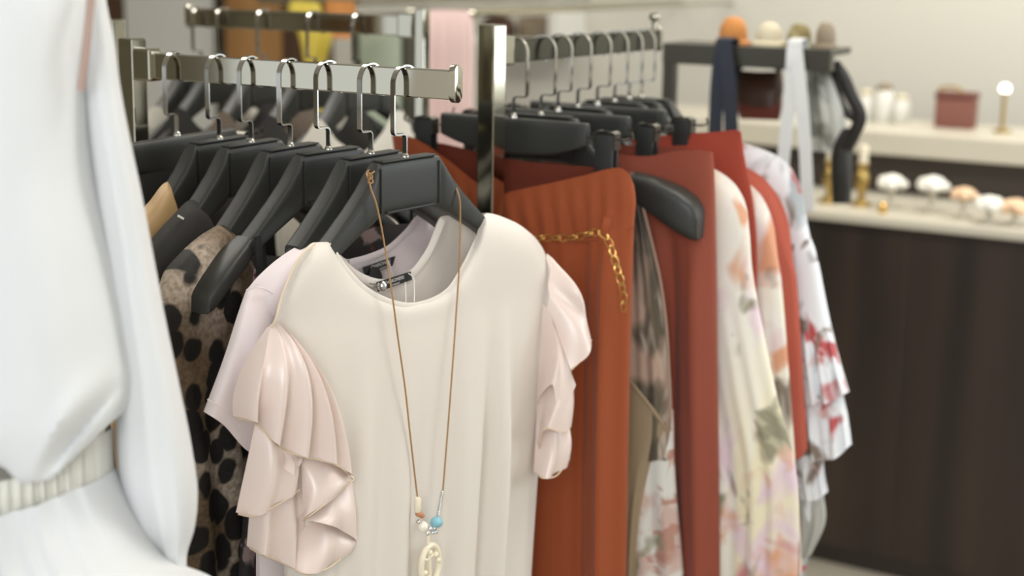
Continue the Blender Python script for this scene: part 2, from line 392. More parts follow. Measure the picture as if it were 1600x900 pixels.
def clip_hanger(side):
    root = empty('clip_hanger', (0, 0, 0))
    half = [(0, 0, -.047, .014), (.03, 0, -.0465, .014), (.06, 0, -.043, .014), (.09, 0, -.035, .014), (.106, 0, -.029, .014), (.108, -.001, -.028, .012)]
    bm = loft_sections(bmesh.new(), [(-x, a, b, t) for x, a, b, t in half[:0:-1]] + half)
    obj('bar', bm, M['hanger'], root)
    bm = bmesh.new()
    pts = [(-.168, 0, -.006), (-.17, 0, -.014), (-.162, 0, -.017), (.162, 0, -.017), (.17, 0, -.014), (.168, 0, -.006)]
    sweep(bm, pts, .0014, .0014, seg=6); obj('rod', bm, M['dull_steel'], root)
    for s in (-1, 1):
        bm = bmesh.new()
        for sy in (-1, 1): bx(bm, s*.134, sy*.0068, -.042, .025, .0042, .062, .0018)
        bx(bm, s*.134, 0, -.024, .02, .011, .008, .001)
        c = obj('clip', bm, M['clip'], root)
        bm = bmesh.new(); bmesh.ops.delete(bm, geom=[], context='VERTS')
        sweep(bm, [(s*.134+x, 0, z) for x, z in ((-.014, -.030), (-.014, -.010), (-.010, -.008), (.010, -.008), (.014, -.010), (.014, -.030))], .0012, .0085, side=(1, 0, 0), rect=True)
        obj('spring', bm, M['dull_steel'], c)
    obj('hook', hook_bm(side), M['hook_steel'], root, label='chrome hook')
    obj('collar', collar_bm(), M['hook_steel'], root)
    return root

# ------------------------------------------------------------------ clothes racks
class Fr:                                    # a hanger's own upright frame
    def __init__(s, O, ang):
        s.O = np.array(O, float); s.ang = ang
        s.ex = np.array([cos(ang), sin(ang), 0]); s.ey = np.array([-sin(ang), cos(ang), 0])
    def loc(s, p):
        d = np.asarray(p)-s.O; return np.array([d @ s.ex, d @ s.ey, d[2]])
    def px(s, x, y, yo=0.0):                 # photo pixel -> local point on the plane y = yo
        return s.loc(on_plane(x, y, s.O + s.ey*yo, s.ey))
U1 = np.array([-.872, .489, 0]); V1 = np.array([.489, .872, 0])
B1 = P(712, 110, 1.45); Z1 = B1[2]                        # near end of the near rail's top edge
A1 = on_plane(218, 81, B1, np.array([0, 0, 1.]))
V2 = np.array([.556, .831, 0])
B2 = P(778, 62, 1.80); Z2 = B2[2]
A2 = B2 + V2*.456
B3 = P(648, 25, 2.12); Z3 = B3[2]                         # rail behind, parallel to the near one
BARH, BART = .032, .011
def rail_bm(p0, p1, h=BARH, t=BART):
    d = np.asarray(p1)-np.asarray(p0); L = np.linalg.norm(d); a = atan2(d[1], d[0])
    bm = bmesh.new(); bx(bm, L/2, 0, -h/2, L, t, h, .0015)
    for v in bm.verts: v.co = Matrix.Rotation(a, 4, 'Z') @ v.co
    return bm
def cap_bm(a, h, t):
    bm = bmesh.new(); n = 12; pr = []
    for k in range(n+1): pr.append((t/2*cos(pi*k/n), h/2 - t/2 + t/2*sin(pi*k/n)))
    for k in range(n+1): pr.append((-t/2*cos(pi*k/n), -h/2 + t/2 - t/2*sin(pi*k/n)))
    f0 = [bm.verts.new((-.004, y, z)) for y, z in pr]; f1 = [bm.verts.new((.004, y, z)) for y, z in pr]
    bm.faces.new(f0); bm.faces.new(f1)
    for k in range(len(pr)): bm.faces.new((f0[k], f0[(k+1) % len(pr)], f1[(k+1) % len(pr)], f1[k]))
    bmesh.ops.bevel(bm, geom=list(bm.edges), offset=.0012, segments=2, affect='EDGES', profile=.6)
    for v in bm.verts: v.co = Matrix.Rotation(a, 4, 'Z') @ v.co
    return bm
def rack(label, post, top, ang, p0, p1, capped, size=.026, bracket=True, extra=None, rail_m='chrome'):
    """post: where the upright stands; p0 -> p1 the rail, p1 its free end"""
    root = empty('clothes_rack', (post[0], post[1], 0), 0, label, 'clothes rack')
    Rz = Matrix.Rotation(ang, 4, 'Z')
    bm = bmesh.new(); bx(bm, 0, 0, top/2+.01, size, size, top-.02, .002, Rz); obj('post', bm, M['chrome'], root, smooth=False)
    bm = bmesh.new()
    for k in range(2): bx(bm, 0, 0, .015, (.34, .04)[k], (.04, .34)[k], .03, .004, Rz)
    obj('base', bm, M['chrome'], root, smooth=False)
    bm = rail_bm(p0, p1)
    o = obj('rail', bm, M[rail_m], root, smooth=False); o.location = (p0[0]-post[0], p0[1]-post[1], p0[2])
    a = atan2(p1[1]-p0[1], p1[0]-p0[0])
    if capped:
        c = obj('end_cap', cap_bm(a, .0415, .0165), M['chrome'], root); c.location = (p1[0]-post[0], p1[1]-post[1], p1[2]-BARH/2+.0015)
    if bracket:
        bm = bmesh.new(); bx(bm, 0, 0, 0, .03, .022, .040, .003, Matrix.Rotation(a, 4, 'Z')); b = obj('bracket', bm, M['chrome'], root, smooth=False)
        d = (np.asarray(p1)-np.asarray(p0)); d = d/np.linalg.norm(d)*.012
        b.location = (p0[0]-post[0]+d[0], p0[1]-post[1]+d[1], p0[2]-BARH/2+.001)
    return root
post1 = A1 + U1*.012
r1 = rack('chrome rack with the near rail and rounded end cap holding the cream ruffled dress', post1, 1.405, ROOM, A1, B1, True, .024)
bm = bmesh.new(); bx(bm, 0, 0, .6, .018, .018, 1.2, .002, Matrix.Rotation(ROOM, 4, 'Z')); o = obj('back_tube', bm, M['chrome'], r1, smooth=False); o.location = tuple(V1*.055 - U1*.005)
post2 = B2 - V2*.013
r2 = rack('chrome rack whose bright square post stands beside the burnt orange trousers', post2, 1.424, ROOM + radians(-9), B2, A2, True, .027, rail_m='dark_refl_chrome')
bm = bmesh.new(); lathe(bm, [(.004, 0), (.004, .014), (.008, .018), (.009, .024), (.006, .030), (0, .031)], seg=14)
o = obj('knob', bm, M['chrome'], r2); o.location = tuple((A2-post2)*[1, 1, 0] - V2*.012) [:2] + (Z2-.002,)
A3 = B3 + U1*.47
r3 = rack('chrome rack with the blurred rail standing behind the near rail', B3 - U1*.014, B3[2]+.012, ROOM, B3, A3, True, .018)

def rail_hit(px, py, p, dirn):               # point of the rail seen at a pixel
    n = np.array([dirn[1], -dirn[0], 0]); q = on_plane(px, py, p, n); return np.array([q[0], q[1], p[2]])
SUIT = {1: suit_hanger(-1), -1: suit_hanger(1), 2: suit_hanger(-1, True), 3: suit_hanger(1, False, True)}
CLIP = {1: clip_hanger(-1), -1: clip_hanger(1)}
used = set()
def hang(kind, px, py, p, dirn, yaw, label, group, mirror=False, slim=False, k=None):
    """hang one hanger where its hook is seen; returns its frame"""
    q = rail_hit(px, py, p, dirn)
    d = dirn/np.linalg.norm(dirn)
    n = np.array([-d[1], d[0], 0])
    if mirror: n = np.array([-V2[1]*-1, -V2[0], 0])      # pointing near and right
    ang = atan2(n[1], n[0]) + radians(yaw)
    k = k or (1.07 if mirror else 1.0)
    O = q + np.array([0, 0, .0015 - (.1035 - .0009)*k])
    src = (SUIT if kind == 'suit' else CLIP)[(3 if k == 1.1 else -1) if mirror else (2 if slim and kind == 'suit' else 1)]
    if id(src) in used: root = copy_tree(src)
    else: root = src; used.add(id(src))
    root.location = tuple(O); root.rotation_euler = (0, 0, ang); root.scale = (k, k, k)
    tag(root, label, 'clothes hanger', group)
    return Fr(O, ang)
g1 = 'hangers on the near rail'; g2 = 'hangers on the right rail'; g3 = 'hangers on the rail behind'
d1 = -U1
H = {}
H[7] = hang('suit', 633, 106, B1, d1, -9, 'front black suit hanger on the near rail, with the necklace cord over its arms', g1, slim=True)
H[6] = hang('suit', 579, 102, B1, d1, -4, 'black suit hanger inside the pale pink T-shirt, second from the end cap', g1, slim=True)
H[5] = hang('suit', 512, 97, B1, d1, -7, 'black suit hanger with a bare wide shoulder end beside the leopard blouse', g1)
H[4] = hang('suit', 452, 94, B1, d1, 0, 'black suit hanger inside the leopard print blouse', g1)
H[3] = hang('suit', 390, 90, B1, d1, 0, 'black suit hanger inside the black blouse behind the leopard print', g1)
H[2] = hang('suit', 340, 87, B1, d1, 0, 'black suit hanger inside the tan satin blouse', g1)
H[1] = hang('clip', 273, 84, B1, d1, 2, 'flat black clip hanger nearest the post of the near rail', g1)
R = {}
spec = [('clip', 804, 62, 4, 'black clip hanger nearest the bright post, gripping the burnt orange trousers'),
        ('suit', 847, 57, 8, 'black suit hanger with a bare grey-lit shoulder end sticking out past the orange trousers'),
        ('clip', 874, 55, 3, 'black clip hanger gripping the wide brick red trousers'),
        ('suit', 905, 52, 0, 'black suit hanger inside the cream floral dress beside the brick trousers'),
        ('clip', 936, 50, 2, 'black clip hanger gripping the gathered rust red skirt'),
        ('suit', 963, 48, 0, 'black suit hanger inside the pale floral dress between rust skirt and rose top'),
        ('suit', 986, 47, 0, 'black suit hanger inside the brick rose top'),
        ('suit', 1006, 46, 0, 'black suit hanger inside the white floral dress at the far end of the right rail')]
for i, (k, px, py, yw, lb) in enumerate(spec):
    R[i+1] = hang(k, px, py, B2, V2, yw, lb, g2, mirror=True, k=1.1 if i == 1 else None)

# ------------------------------------------------------------------ cloth
def interp_row(row, n):
    """row of pixels left -> right as y(x); n columns even in x"""
    xs = np.array([p[0] for p in row], float); ys = np.array([p[1] for p in row], float)
    X = np.linspace(xs[0], xs[-1], n)
    if len(row) == 2: return X, np.interp(X, xs, ys)
    h = np.diff(xs); dl = np.diff(ys)/h; m = np.zeros(len(xs)); m[0], m[-1] = dl[0], dl[-1]
    for i in range(1, len(xs)-1):
        m[i] = 0 if dl[i-1]*dl[i] <= 0 else 2*dl[i-1]*dl[i]/(dl[i-1]+dl[i])
    Y = []
    for x in X:
        i = min(max(np.searchsorted(xs, x)-1, 0), len(h)-1); u = (x-xs[i])/h[i]
        Y.append((2*u**3-3*u*u+1)*ys[i]+(u**3-2*u*u+u)*h[i]*m[i]+(-2*u**3+3*u*u)*ys[i+1]+(u**3-u*u)*h[i]*m[i+1])
    return X, np.array(Y)
def folds(seed, amp, freqs, start=.0, jit=1.0):
    r = random.Random(seed); comps = [(f*(1+.15*r.uniform(-1, 1)*jit), r.uniform(0, 2*pi), r.uniform(.5, 1), r.uniform(-.6, .6)) for f in freqs]
    def fn(s, t):
        v = 0
        for f, p, a, w in comps: v += a*sin(2*pi*f*s + p + w*t*2)
        k = max(0, min(1, (t-start)/.35)); k = k*k*(3-2*k)
        return amp*k*v/sqrt(len(comps))
    return fn
def sheet(bm, fr, rows, b, sign=-1, n=72, m=10, fold=None, power=4, edge=1.0):
    """one side of a garment. rows: pixel polylines top -> bottom; b: half thickness per row (number, or list of (s, value))"""
    nr = len(rows); G = np.zeros((nr, n, 3)); S = np.linspace(0, 1, n)
    for i, row in enumerate(rows):
        X, Y = interp_row(row, n); bb = b[i] if hasattr(b, '__len__') else b
        for j in range(n):
            v = np.interp(S[j], [q[0] for q in bb], [q[1] for q in bb]) if hasattr(bb, '__len__') else bb
            v *= max(0, 1-abs(2*S[j]-1)**power)**.5*edge
            G[i, j] = fr.px(X[j], Y[j], sign*v)
    # along each column
    T = []; out = []
    for i in range(nr-1):
        p1, p2 = G[i], G[i+1]; p0 = G[i-1] if i > 0 else 2*p1-p2; p3 = G[i+2] if i+2 < nr else 2*p2-p1
        l1 = np.mean(np.linalg.norm(p2-p1, axis=1)); l0 = np.mean(np.linalg.norm(p1-p0, axis=1)); l2 = np.mean(np.linalg.norm(p3-p2, axis=1))
        k = m if i < nr-2 else m+1
        for q in range(k):
            u = q/m
            m1 = ((p2-p1)/l1*l0 + (p1-p0)/l0*l1)/(l1+l0)*l1; m2 = ((p3-p2)/l2*l1 + (p2-p1)/l1*l2)/(l1+l2)*l1
            out.append((2*u**3-3*u*u+1)*p1 + (u**3-2*u*u+u)*m1 + (-2*u**3+3*u*u)*p2 + (u**3-u*u)*m2)
    L = [0]
    for a, c in zip(out, out[1:]): L.append(L[-1]+np.mean(np.linalg.norm(c-a, axis=1)))
    V = []
    for i, rw in enumerate(out):
        t = L[i]/max(L[-1], 1e-9); r_ = []
        for j in range(n):
            q = rw[j].copy()
            if fold: q[1] += fold(S[j], t)*min(1, 6*S[j], 6*(1-S[j]))
            r_.append(bm.verts.new(q))
        V.append(r_)
    for A, B in zip(V, V[1:]):
        for j in range(n-1): bm.faces.new((A[j], A[j+1], B[j+1], B[j]))
    return V
def garment_obj(name, fr, m, parts=None, parent=None, label=None, cat=None, group=None, build=None):
    bm = bmesh.new(); build(bm)
    o = obj(name, bm, m, parent)
    if parent is None:
        o.location = tuple(fr.O); o.rotation_euler = (0, 0, fr.ang)
        tag(o, label, cat, group)
    return o
def patch(bm, fr, top, bot, n=26, m=16, ripple=0, freq=3, ph=0, bulge=0, mid=None):
    """cloth between two 3D-ish curves given as (px, py, depth)"""
    Tp = spline([fr.px(*p) for p in top], n); Bp = spline([fr.px(*p) for p in bot], n); V = []
    Mp = spline([fr.px(*p) for p in mid], n) if mid else None
    for i in range(m+1):
        t = i/m; r_ = []
        for j in range(n):
            q = Tp[j]*(1-t) + Bp[j]*t; s = j/(n-1)
            if Mp: q = Tp[j]*(1-t)*(1-2*t) + Mp[j]*4*t*(1-t) + Bp[j]*t*(2*t-1)
            q = q + np.array([0, -bulge*sin(pi*t)*sin(pi*s)**.5 + ripple*(.4+.6*t)*sin(2*pi*freq*s+ph), 0]); r_.append(bm.verts.new(q))
        V.append(r_)
    for A, B in zip(V, V[1:]):
        for j in range(n-1): bm.faces.new((A[j], A[j+1], B[j+1], B[j]))
def line_bm(fr, pts, w, h, n=60, side=None, seg=6):
    bm = bmesh.new(); sweep(bm, spline([fr.px(*p) for p in pts], n), w, h, side=side, seg=seg); return bm

# --- front: cream dress with satin ruffles
f = H[7]
sh = [(0, 0), (.15, .004), (.2, .012), (.5, .022), (.72, .012), (.78, .003), (1, 0)]
rows7 = [[(447, 440), (458, 415), (470, 397), (490, 379), (512, 378), (530, 405), (560, 440), (600, 465), (635, 474), (670, 468), (700, 450), (720, 420), (738, 385), (760, 333), (800, 345), (832, 367), (848, 388), (858, 412)],
         [(441, 462), (458, 433), (475, 410), (492, 394), (512, 392), (532, 420), (560, 450), (600, 474), (635, 482), (670, 476), (702, 459), (724, 430), (742, 398), (763, 349), (800, 360), (834, 384), (860, 428)],
         [(428, 510), (500, 505), (635, 520), (750, 490), (861, 462)],
         [(440, 600), (650, 600), (854, 560)], [(446, 740), (650, 740), (842, 720)], [(443, 900), (635, 900), (830, 900)], [(440, 1080), (820, 1080)], [(430, 1260), (815, 1260)]]
rows7b = [r[:] for r in rows7]
rows7b[0] = [(447, 440), (458, 415), (470, 397), (490, 379), (512, 378), (530, 402), (560, 428), (590, 438), (622, 433), (645, 420), (664, 395), (690, 338), (760, 333), (800, 345), (832, 367), (848, 388), (858, 412)]
rows7b[1] = [(441, 462), (458, 433), (475, 410), (492, 394), (512, 392), (532, 415), (560, 440), (590, 450), (622, 445), (648, 434), (670, 410), (696, 360), (763, 349), (800, 360), (834, 384), (860, 428)]
fo7 = folds(3, .008, [3, 5.2, 8.3], .12)
def right_pleats(s, t):
    k = max(0, min(1, (t-.1)/.25)); return fo7(s, t) + k*.0085*(sin(2*pi*9*s+.6)+.5*sin(2*pi*14*s))*max(0, min(1, (s-.55)/.2))
dress = empty('ruffle_sleeve_dress', f.O, f.ang, 'cream dress with blush satin ruffle sleeves on the front hanger of the near rail', 'dress')
def b7(bm):
    sheet(bm, f, rows7, [sh, [(0, .022), (.2, .022), (.5, .026), (.8, .022), (1, .022)], .028, .03, .032, .034, .036, .036], -1, 110, 9, right_pleats)
    sheet(bm, f, rows7b, [sh, .02, .024, .026, .028, .03, .03, .03], 1, 110, 9, fo7)
bod = garment_obj('bodice', f, M['cream'], parent=dress, build=b7)
neck = [(512, 379, -.006), (520, 390, -.008), (530, 405, -.012), (545, 424, -.015), (560, 440, -.018), (580, 455, -.02), (600, 465, -.021), (635, 474, -.022), (670, 468, -.021), (700, 450, -.019), (720, 420, -.015), (738, 385, -.011), (760, 334, -.003)]
bm = bmesh.new(); pts = spline([f.px(x, y+5, d-.0012) for x, y, d in neck], 70); sweep(bm, pts, .0046, .0013, side=(0, 0, 1), seg=8); obj('neckband', bm, M['cream'], dress)
nb = [(512, 379, .004), (530, 402, .010), (560, 428, .016), (590, 438, .017), (622, 433, .018), (645, 420, .017), (664, 395, .014), (690, 338, .010)]
bm = bmesh.new(); pts = spline([f.px(x+2, y+5, d-.001) for x, y, d in nb], 60); sweep(bm, pts, .0052, .0011, side=(0, 0, 1), seg=8); obj('neckband', bm, M['cream'], dress)
# left ruffle: an upper flounce and the cascading folds under it
bm = bmesh.new()
patch(bm, f, [(420, 512, -.012), (428, 506, -.020), (436, 506, -.028), (444, 520, -.034)], [(369, 652, -.010), (392, 657, -.034), (408, 667, -.030), (425, 690, -.044), (448, 703, -.040), (470, 712, -.052), (492, 716, -.048), (515, 722, -.056), (552, 747, -.040)], 80, 30, .0072, 5.2, .6, .010, [(376, 588, -.012), (400, 584, -.032), (430, 580, -.040), (470, 588, -.048), (516, 612, -.038)])
patch(bm, f, [(405, 640, -.020), (430, 665, -.028), (470, 690, -.036)], [(372, 802, -.018), (392, 806, -.026), (430, 790, -.040), (468, 764, -.036)], 30, 16, .004, 2, 1, .008)
patch(bm, f, [(440, 680, -.026), (455, 700, -.032), (472, 712, -.036)], [(444, 728, -.046), (458, 742, -.048), (470, 716, -.042)], 20, 8, .003, 2, 0, .004)
patch(bm, f, [(400, 700, -.010), (440, 720, -.014), (475, 740, -.018)], [(390, 855, -.014), (405, 864, -.030), (440, 878, -.026), (455, 886, -.034), (472, 830, -.022)], 34, 18, .005, 2.4, 2, .006)
patch(bm, f, [(470, 700, -.030), (510, 715, -.034), (553, 745, -.028)], [(474, 812, -.034), (482, 806, -.046), (512, 784, -.052), (553, 748, -.040)], 30, 16, .002, 1.5, 0, .010)
patch(bm, f, [(474, 800, -.024), (512, 770, -.028), (551, 740, -.026)], [(476, 813, -.040), (500, 817, -.050), (525, 824, -.046), (560, 847, -.034)], 30, 12, .003, 2, .5, .008)
patch(bm, f, [(470, 790, -.016), (515, 800, -.020), (556, 835, -.020)], [(453, 884, -.032), (472, 894, -.044), (505, 890, -.046), (535, 870, -.036), (560, 848, -.026)], 34, 16, .004, 2, 1.4, .010)
rl = obj('ruffle_sleeve', bm, M['satin'], dress)
bm = bmesh.new()
for pl_ in ([(369, 653, -.011), (392, 658, -.035), (408, 668, -.031), (425, 691, -.045), (448, 704, -.041), (470, 713, -.053), (492, 717, -.049), (515, 723, -.057), (552, 748, -.041)],
            [(372, 803, -.019), (392, 807, -.027), (430, 791, -.041), (468, 765, -.037)], [(474, 813, -.035), (482, 807, -.047), (512, 785, -.053), (553, 749, -.041)],
            [(453, 885, -.033), (472, 895, -.045), (505, 891, -.047), (535, 871, -.037), (560, 849, -.027)], [(390, 856, -.015), (405, 865, -.031), (440, 879, -.027), (455, 887, -.035)]):
    sweep(bm, spline([f.px(*p) for p in pl_], 70), .0009, .0009, seg=5)
obj('hem_stitching', bm, plain('ecru_overlock_thread', (214, 194, 168), .8), rl)
bm = bmesh.new(); pts = spline([f.px(*p) for p in [(492, 380, -.012), (470, 400, -.022), (452, 432, -.026), (438, 470, -.028), (430, 500, -.030), (424, 512, -.026)]], 40); sweep(bm, pts, .0012, .0012, seg=6); obj('sleeve_seam', bm, plain('ecru_seam', (222, 204, 178), .8), dress)
# right ruffle
bm = bmesh.new()
patch(bm, f, [(855, 396, -.004), (858, 420, -.014), (858, 445, -.022), (856, 480, -.026)], [(864, 404, -.010), (892, 440, -.040), (914, 482, -.062), (924, 530, -.070), (918, 550, -.074), (893, 577, -.066)], 40, 18, .004, 2, .4, .014)
patch(bm, f, [(850, 474, -.018), (856, 486, -.026), (860, 502, -.032)], [(842, 640, -.024), (858, 600, -.052), (880, 640, -.066), (894, 600, -.056)], 34, 22, .006, 1.6, 1, .012)
patch(bm, f, [(846, 560, -.020), (868, 560, -.036), (892, 570, -.044)], [(842, 700, -.030), (856, 668, -.056), (876, 674, -.064), (892, 662, -.050)], 30, 16, .004, 2, 0, .010)
patch(bm, f, [(842, 620, -.014), (862, 630, -.026), (888, 640, -.036)], [(838, 738, -.032), (848, 746, -.048), (866, 744, -.052), (880, 730, -.046), (890, 716, -.036)], 34, 16, .005, 2, 2, .012)
rr_ = obj('ruffle_sleeve', bm, M['satin'], dress)
bm = bmesh.new()
for pl_ in ([(924, 531, -.071), (918, 551, -.075), (893, 578, -.067)], [(842, 701, -.031), (856, 669, -.057), (876, 675, -.065), (892, 663, -.051)], [(838, 739, -.033), (848, 747, -.049), (866, 745, -.053), (880, 731, -.047), (890, 717, -.037)]):
    sweep(bm, spline([f.px(*p) for p in pl_], 40), .0009, .0009, seg=5)
obj('hem_stitching', bm, plain('ecru_overlock_thread2', (214, 194, 168), .8), rr_)

def neck_label(fr, quad, parent, text_c, ang_px, size, yo):
    """a woven label sewn inside a neck, its four corners in the photograph"""
    bm = bmesh.new(); q = [fr.px(x, y, yo) for x, y in quad]
    n = 10; top = [q[0]*(1-t)+q[1]*t for t in np.linspace(0, 1, n)]; bot = [q[3]*(1-t)+q[2]*t for t in np.linspace(0, 1, n)]
    off = np.array([0, -.0008, 0]); V = [[bm.verts.new(p+o_) for p in row] for row in (top, bot) for o_ in (off*0, off)]
    def strip(a, c):
        for j in range(n-1): bm.faces.new((a[j], a[j+1], c[j+1], c[j]))
    strip(V[1], V[3]); strip(V[0], V[2]); strip(V[0], V[1]); strip(V[2], V[3])
    lb = obj('neck_label', bm, M['label'], parent, label='black woven label')
    for txt, (cx, cy), sz in text_c:
        cu = bpy.data.curves.new('lettering', 'FONT'); cu.body = txt; cu.align_x = 'CENTER'; cu.align_y = 'CENTER'; cu.size = sz; cu.extrude = .0001
        t_ = bpy.data.objects.new('lettering_curve', cu); me = bpy.data.meshes.new_from_object(t_); bpy.data.objects.remove(t_)
        o = bpy.data.objects.new('lettering', me); COL.objects.link(o); me.materials.clear(); me.materials.append(M['letter'])
        p = fr.px(cx, cy, yo-.0013); d = q[1]-q[0]; th = atan2(d[2], d[0])
        o.parent = lb; o.matrix_local = Matrix.Translation(Vector(p)) @ Matrix.Rotation(-th, 4, 'Y') @ Matrix.Rotation(pi/2, 4, 'X')
    return lb
neck_label(f, [(588, 441), (641, 424), (643, 437), (590, 456)], dress, [('CHAROMERS', (616, 438), .0056), ('LONDON', (618, 444), .0030)], 0, 0, .012)
bm = bmesh.new()
for pl_ in ([(633, 441, .010), (634, 455, .004), (634, 474, -.016)], [(638, 427, .010), (645, 432, .006), (647, 450, .002), (647, 472, -.016)]):
    sweep(bm, spline([f.px(*p) for p in pl_], 24), .0006, .0006, seg=5)
obj('tag_string', bm, M['string'], dress, label='white tag strings')
pin = empty('pearl_pin', f.O, f.ang, 'silver pearl-headed pin on the neck label of the cream dress', 'pin')
bm = bmesh.new(); c = f.px(597, 447, -.004); ball(bm, c, .0056, .0056, .0062); obj('head', bm, M['silver'], pin)
bm = bmesh.new(); lathe(bm, [(.0009, 0), (.0009, .020), (0, .023)], c, 8, (0, 1, 0)); obj('shaft', bm, M['hook_steel'], pin)

# necklace
nk = empty('necklace', f.O, f.ang, 'long tan cord necklace with beads and ivory ring pendant over the cream dress', 'necklace')
bm = bmesh.new()
sweep(bm, spline([f.px(*p) for p in [(577, 283, -.016), (579, 293, -.018), (586, 312, -.020), (594, 345, -.023), (602, 390, -.026), (612, 455, -.036), (622, 530, -.038), (632, 600, -.038), (642, 690, -.040), (652, 776, -.041)]], 80), .0010, .0010, seg=7)
sweep(bm, spline([f.px(*p) for p in [(577, 283, -.016), (574, 276, -.010), (600, 262, .014), (660, 256, .020), (700, 275, .016), (705, 287, .006), (712, 292, -.010), (717, 306, -.016), (719, 345, -.019), (718, 400, -.026), (712, 500, -.036), (702, 640, -.040), (692, 766, -.041)]], 110), .0010, .0010, seg=7)
cordo = obj('cord', bm, M['cord'], nk)
bm = bmesh.new()
for k, (dx, dy) in enumerate(((0, 0), (1, 7))):
    c = f.px(578+dx, 275+dy, -.017); sweep(bm, [c+np.array([.003*cos(a), .0012*sin(a*2), .003*sin(a)]) for a in np.linspace(0, 2*pi, 14)[:-1]], .0010, .0010, seg=6, closed=True)
sweep(bm, spline([f.px(*p) for p in [(578, 276, -.018), (581, 271, -.02), (585, 268, -.02)]], 8), .0009, .0009, seg=6)
sweep(bm, spline([f.px(*p) for p in [(578, 276, -.018), (576, 270, -.02), (574, 268, -.02)]], 8), .0009, .0009, seg=6)
obj('knot', bm, M['cord'], cordo)
def bead(px, py, rx, rz, m, nm, yo=-.045, lab=None):
    bm = bmesh.new(); ball(bm, f.px(px, py, yo), rx, rx, rz); return obj(nm, bm, M[m], nk, label=lab)
bm = bmesh.new(); lathe(bm, [(.0030, 0), (.0037, .001), (.0036, .016), (.003, .017)], f.px(653, 800, -.044), 14); obj('tube_bead', bm, M['ivory'], nk)
bead(655, 803, .0046, .0034, 'brownbead', 'bead', lab='amber brown bead'); bead(659, 806, .0036, .003, 'brownbead', 'bead', lab='amber brown bead')
bead(654, 815, .003, .0026, 'silver', 'bead', lab='silver bead'); bead(661, 823, .0062, .0064, 'pearl', 'bead', lab='white pearl bead')
bead(682, 816, .0076, .0064, 'blue', 'bead', lab='turquoise blue bead')
for dx, dy in ((-4, -3), (3, -4), (0, 3), (-8, 4), (5, 2)): bead(676+dx, 829+dy, .0028, .0026, 'silver', 'bead', lab='silver nugget bead')
bm = bmesh.new()
for k in range(13): lathe(bm, [(.0013, -.0012), (.0021, -.0006), (.0021, .0006), (.0013, .0012)], f.px(691-k*.55, 768+k*3.1, -.043), 10)
obj('coil', bm, M['silver'], nk, label='silver wire coil')
c = f.px(672, 884, -.046); bm = bmesh.new()
sweep(bm, [c+np.array([.0155*cos(a), 0, .0235*sin(a)+.0015]) for a in np.linspace(0, 2*pi, 41)[:-1]], .0034, .0040, seg=10, closed=True)
sweep(bm, [c+np.array([x, 0, z]) for x, z in ((-.004, .023), (-.002, .008), (-.001, -.008), (0, -.022))], .0026, .0030, seg=8)
sweep(bm, [c+np.array([x, 0, z]) for x, z in ((-.013, .012), (-.006, .010), (.004, .013), (.011, .014))], .0024, .0028, seg=8)
for x, z in ((-.011, -.004), (.007, .012), (.011, .004), (-.003, .018), (-.005, -.012)): ball(bm, c+np.array([x, -.003, z]), .0032, .003, .0032, 10)
for k in range(2): lathe(bm, [(.0016, -.004), (.0022, 0), (.0016, .004)], f.px(669, 842+9*k, -.046), 10)
obj('pendant', bm, M['ivory'], nk, label='carved ivory ring pendant')

# --- second: pale pink T-shirt
f = H[6]
ts = empty('tshirt', f.O, f.ang, 'pale pink short-sleeved T-shirt behind the cream ruffled dress', 'T-shirt')
sh6 = [(0, 0), (.22, .004), (.32, .014), (.55, .018), (.78, .012), (.86, .002), (1, 0)]
rowsF = [[(386, 452), (405, 430), (440, 400), (470, 382), (490, 374), (512, 380), (545, 430), (600, 465), (650, 470), (700, 430), (748, 345), (790, 350), (825, 380)],
         [(390, 470), (410, 446), (444, 416), (472, 398), (492, 390), (514, 396), (547, 444), (600, 478), (650, 483), (702, 446), (752, 362), (792, 368), (828, 400)],
         [(398, 540), (600, 545), (832, 480)], [(400, 720), (830, 720)], [(400, 920), (825, 920)], [(400, 1120), (820, 1120)]]
rowsB = [r[:] for r in rowsF]
rowsB[0] = [(386, 452), (405, 430), (440, 400), (470, 382), (490, 374), (512, 384), (545, 405), (575, 397), (605, 384), (632, 360), (654, 336), (700, 338), (748, 345), (790, 350), (825, 380)]
rowsB[1] = [(390, 470), (410, 446), (444, 416), (472, 398), (492, 390), (514, 400), (547, 420), (577, 413), (607, 400), (636, 376), (660, 352), (702, 352), (752, 362), (792, 368), (828, 400)]
fo6 = folds(11, .003, [2, 4], .2)
def b6(bm):
    sheet(bm, f, rowsF, [sh6, .02, .022, .022, .022, .022], -1, 80, 8, fo6)
    sheet(bm, f, rowsB, [sh6, .016, .018, .018, .018, .018], 1, 80, 8, fo6)
garment_obj('bodice', f, M['lilac'], parent=ts, build=b6)
bm = bmesh.new()
sl = [[(385, 452), (410, 446), (440, 470)], [(375, 480), (410, 485), (446, 500)], [(352, 552), (395, 570), (446, 590)], [(318, 643), (350, 664), (386, 704), (440, 730)]]
sheet(bm, f, sl, [.012, .02, .024, .026], -1, 30, 8, folds(2, .002, [1.3], 0)); sheet(bm, f, sl, [.012, .018, .02, .02], 1, 30, 8)
so = obj('sleeve', bm, M['lilac'], ts)
bm = bmesh.new(); sweep(bm, spline([f.px(*p) for p in [(324, 624, -.018), (355, 645, -.024), (390, 684, -.026), (430, 705, -.026)]], 30), .0006, .0006, seg=5); obj('hem_stitching', bm, M['lilac'], so)
bm = bmesh.new(); sweep(bm, spline([f.px(*p) for p in [(545, 411, .014), (575, 403, .015), (605, 390, .015), (632, 366, .014), (654, 342, .012)]], 40), .0045, .001, side=(0, 0, 1), seg=8); obj('neckband', bm, M['lilac'], ts)
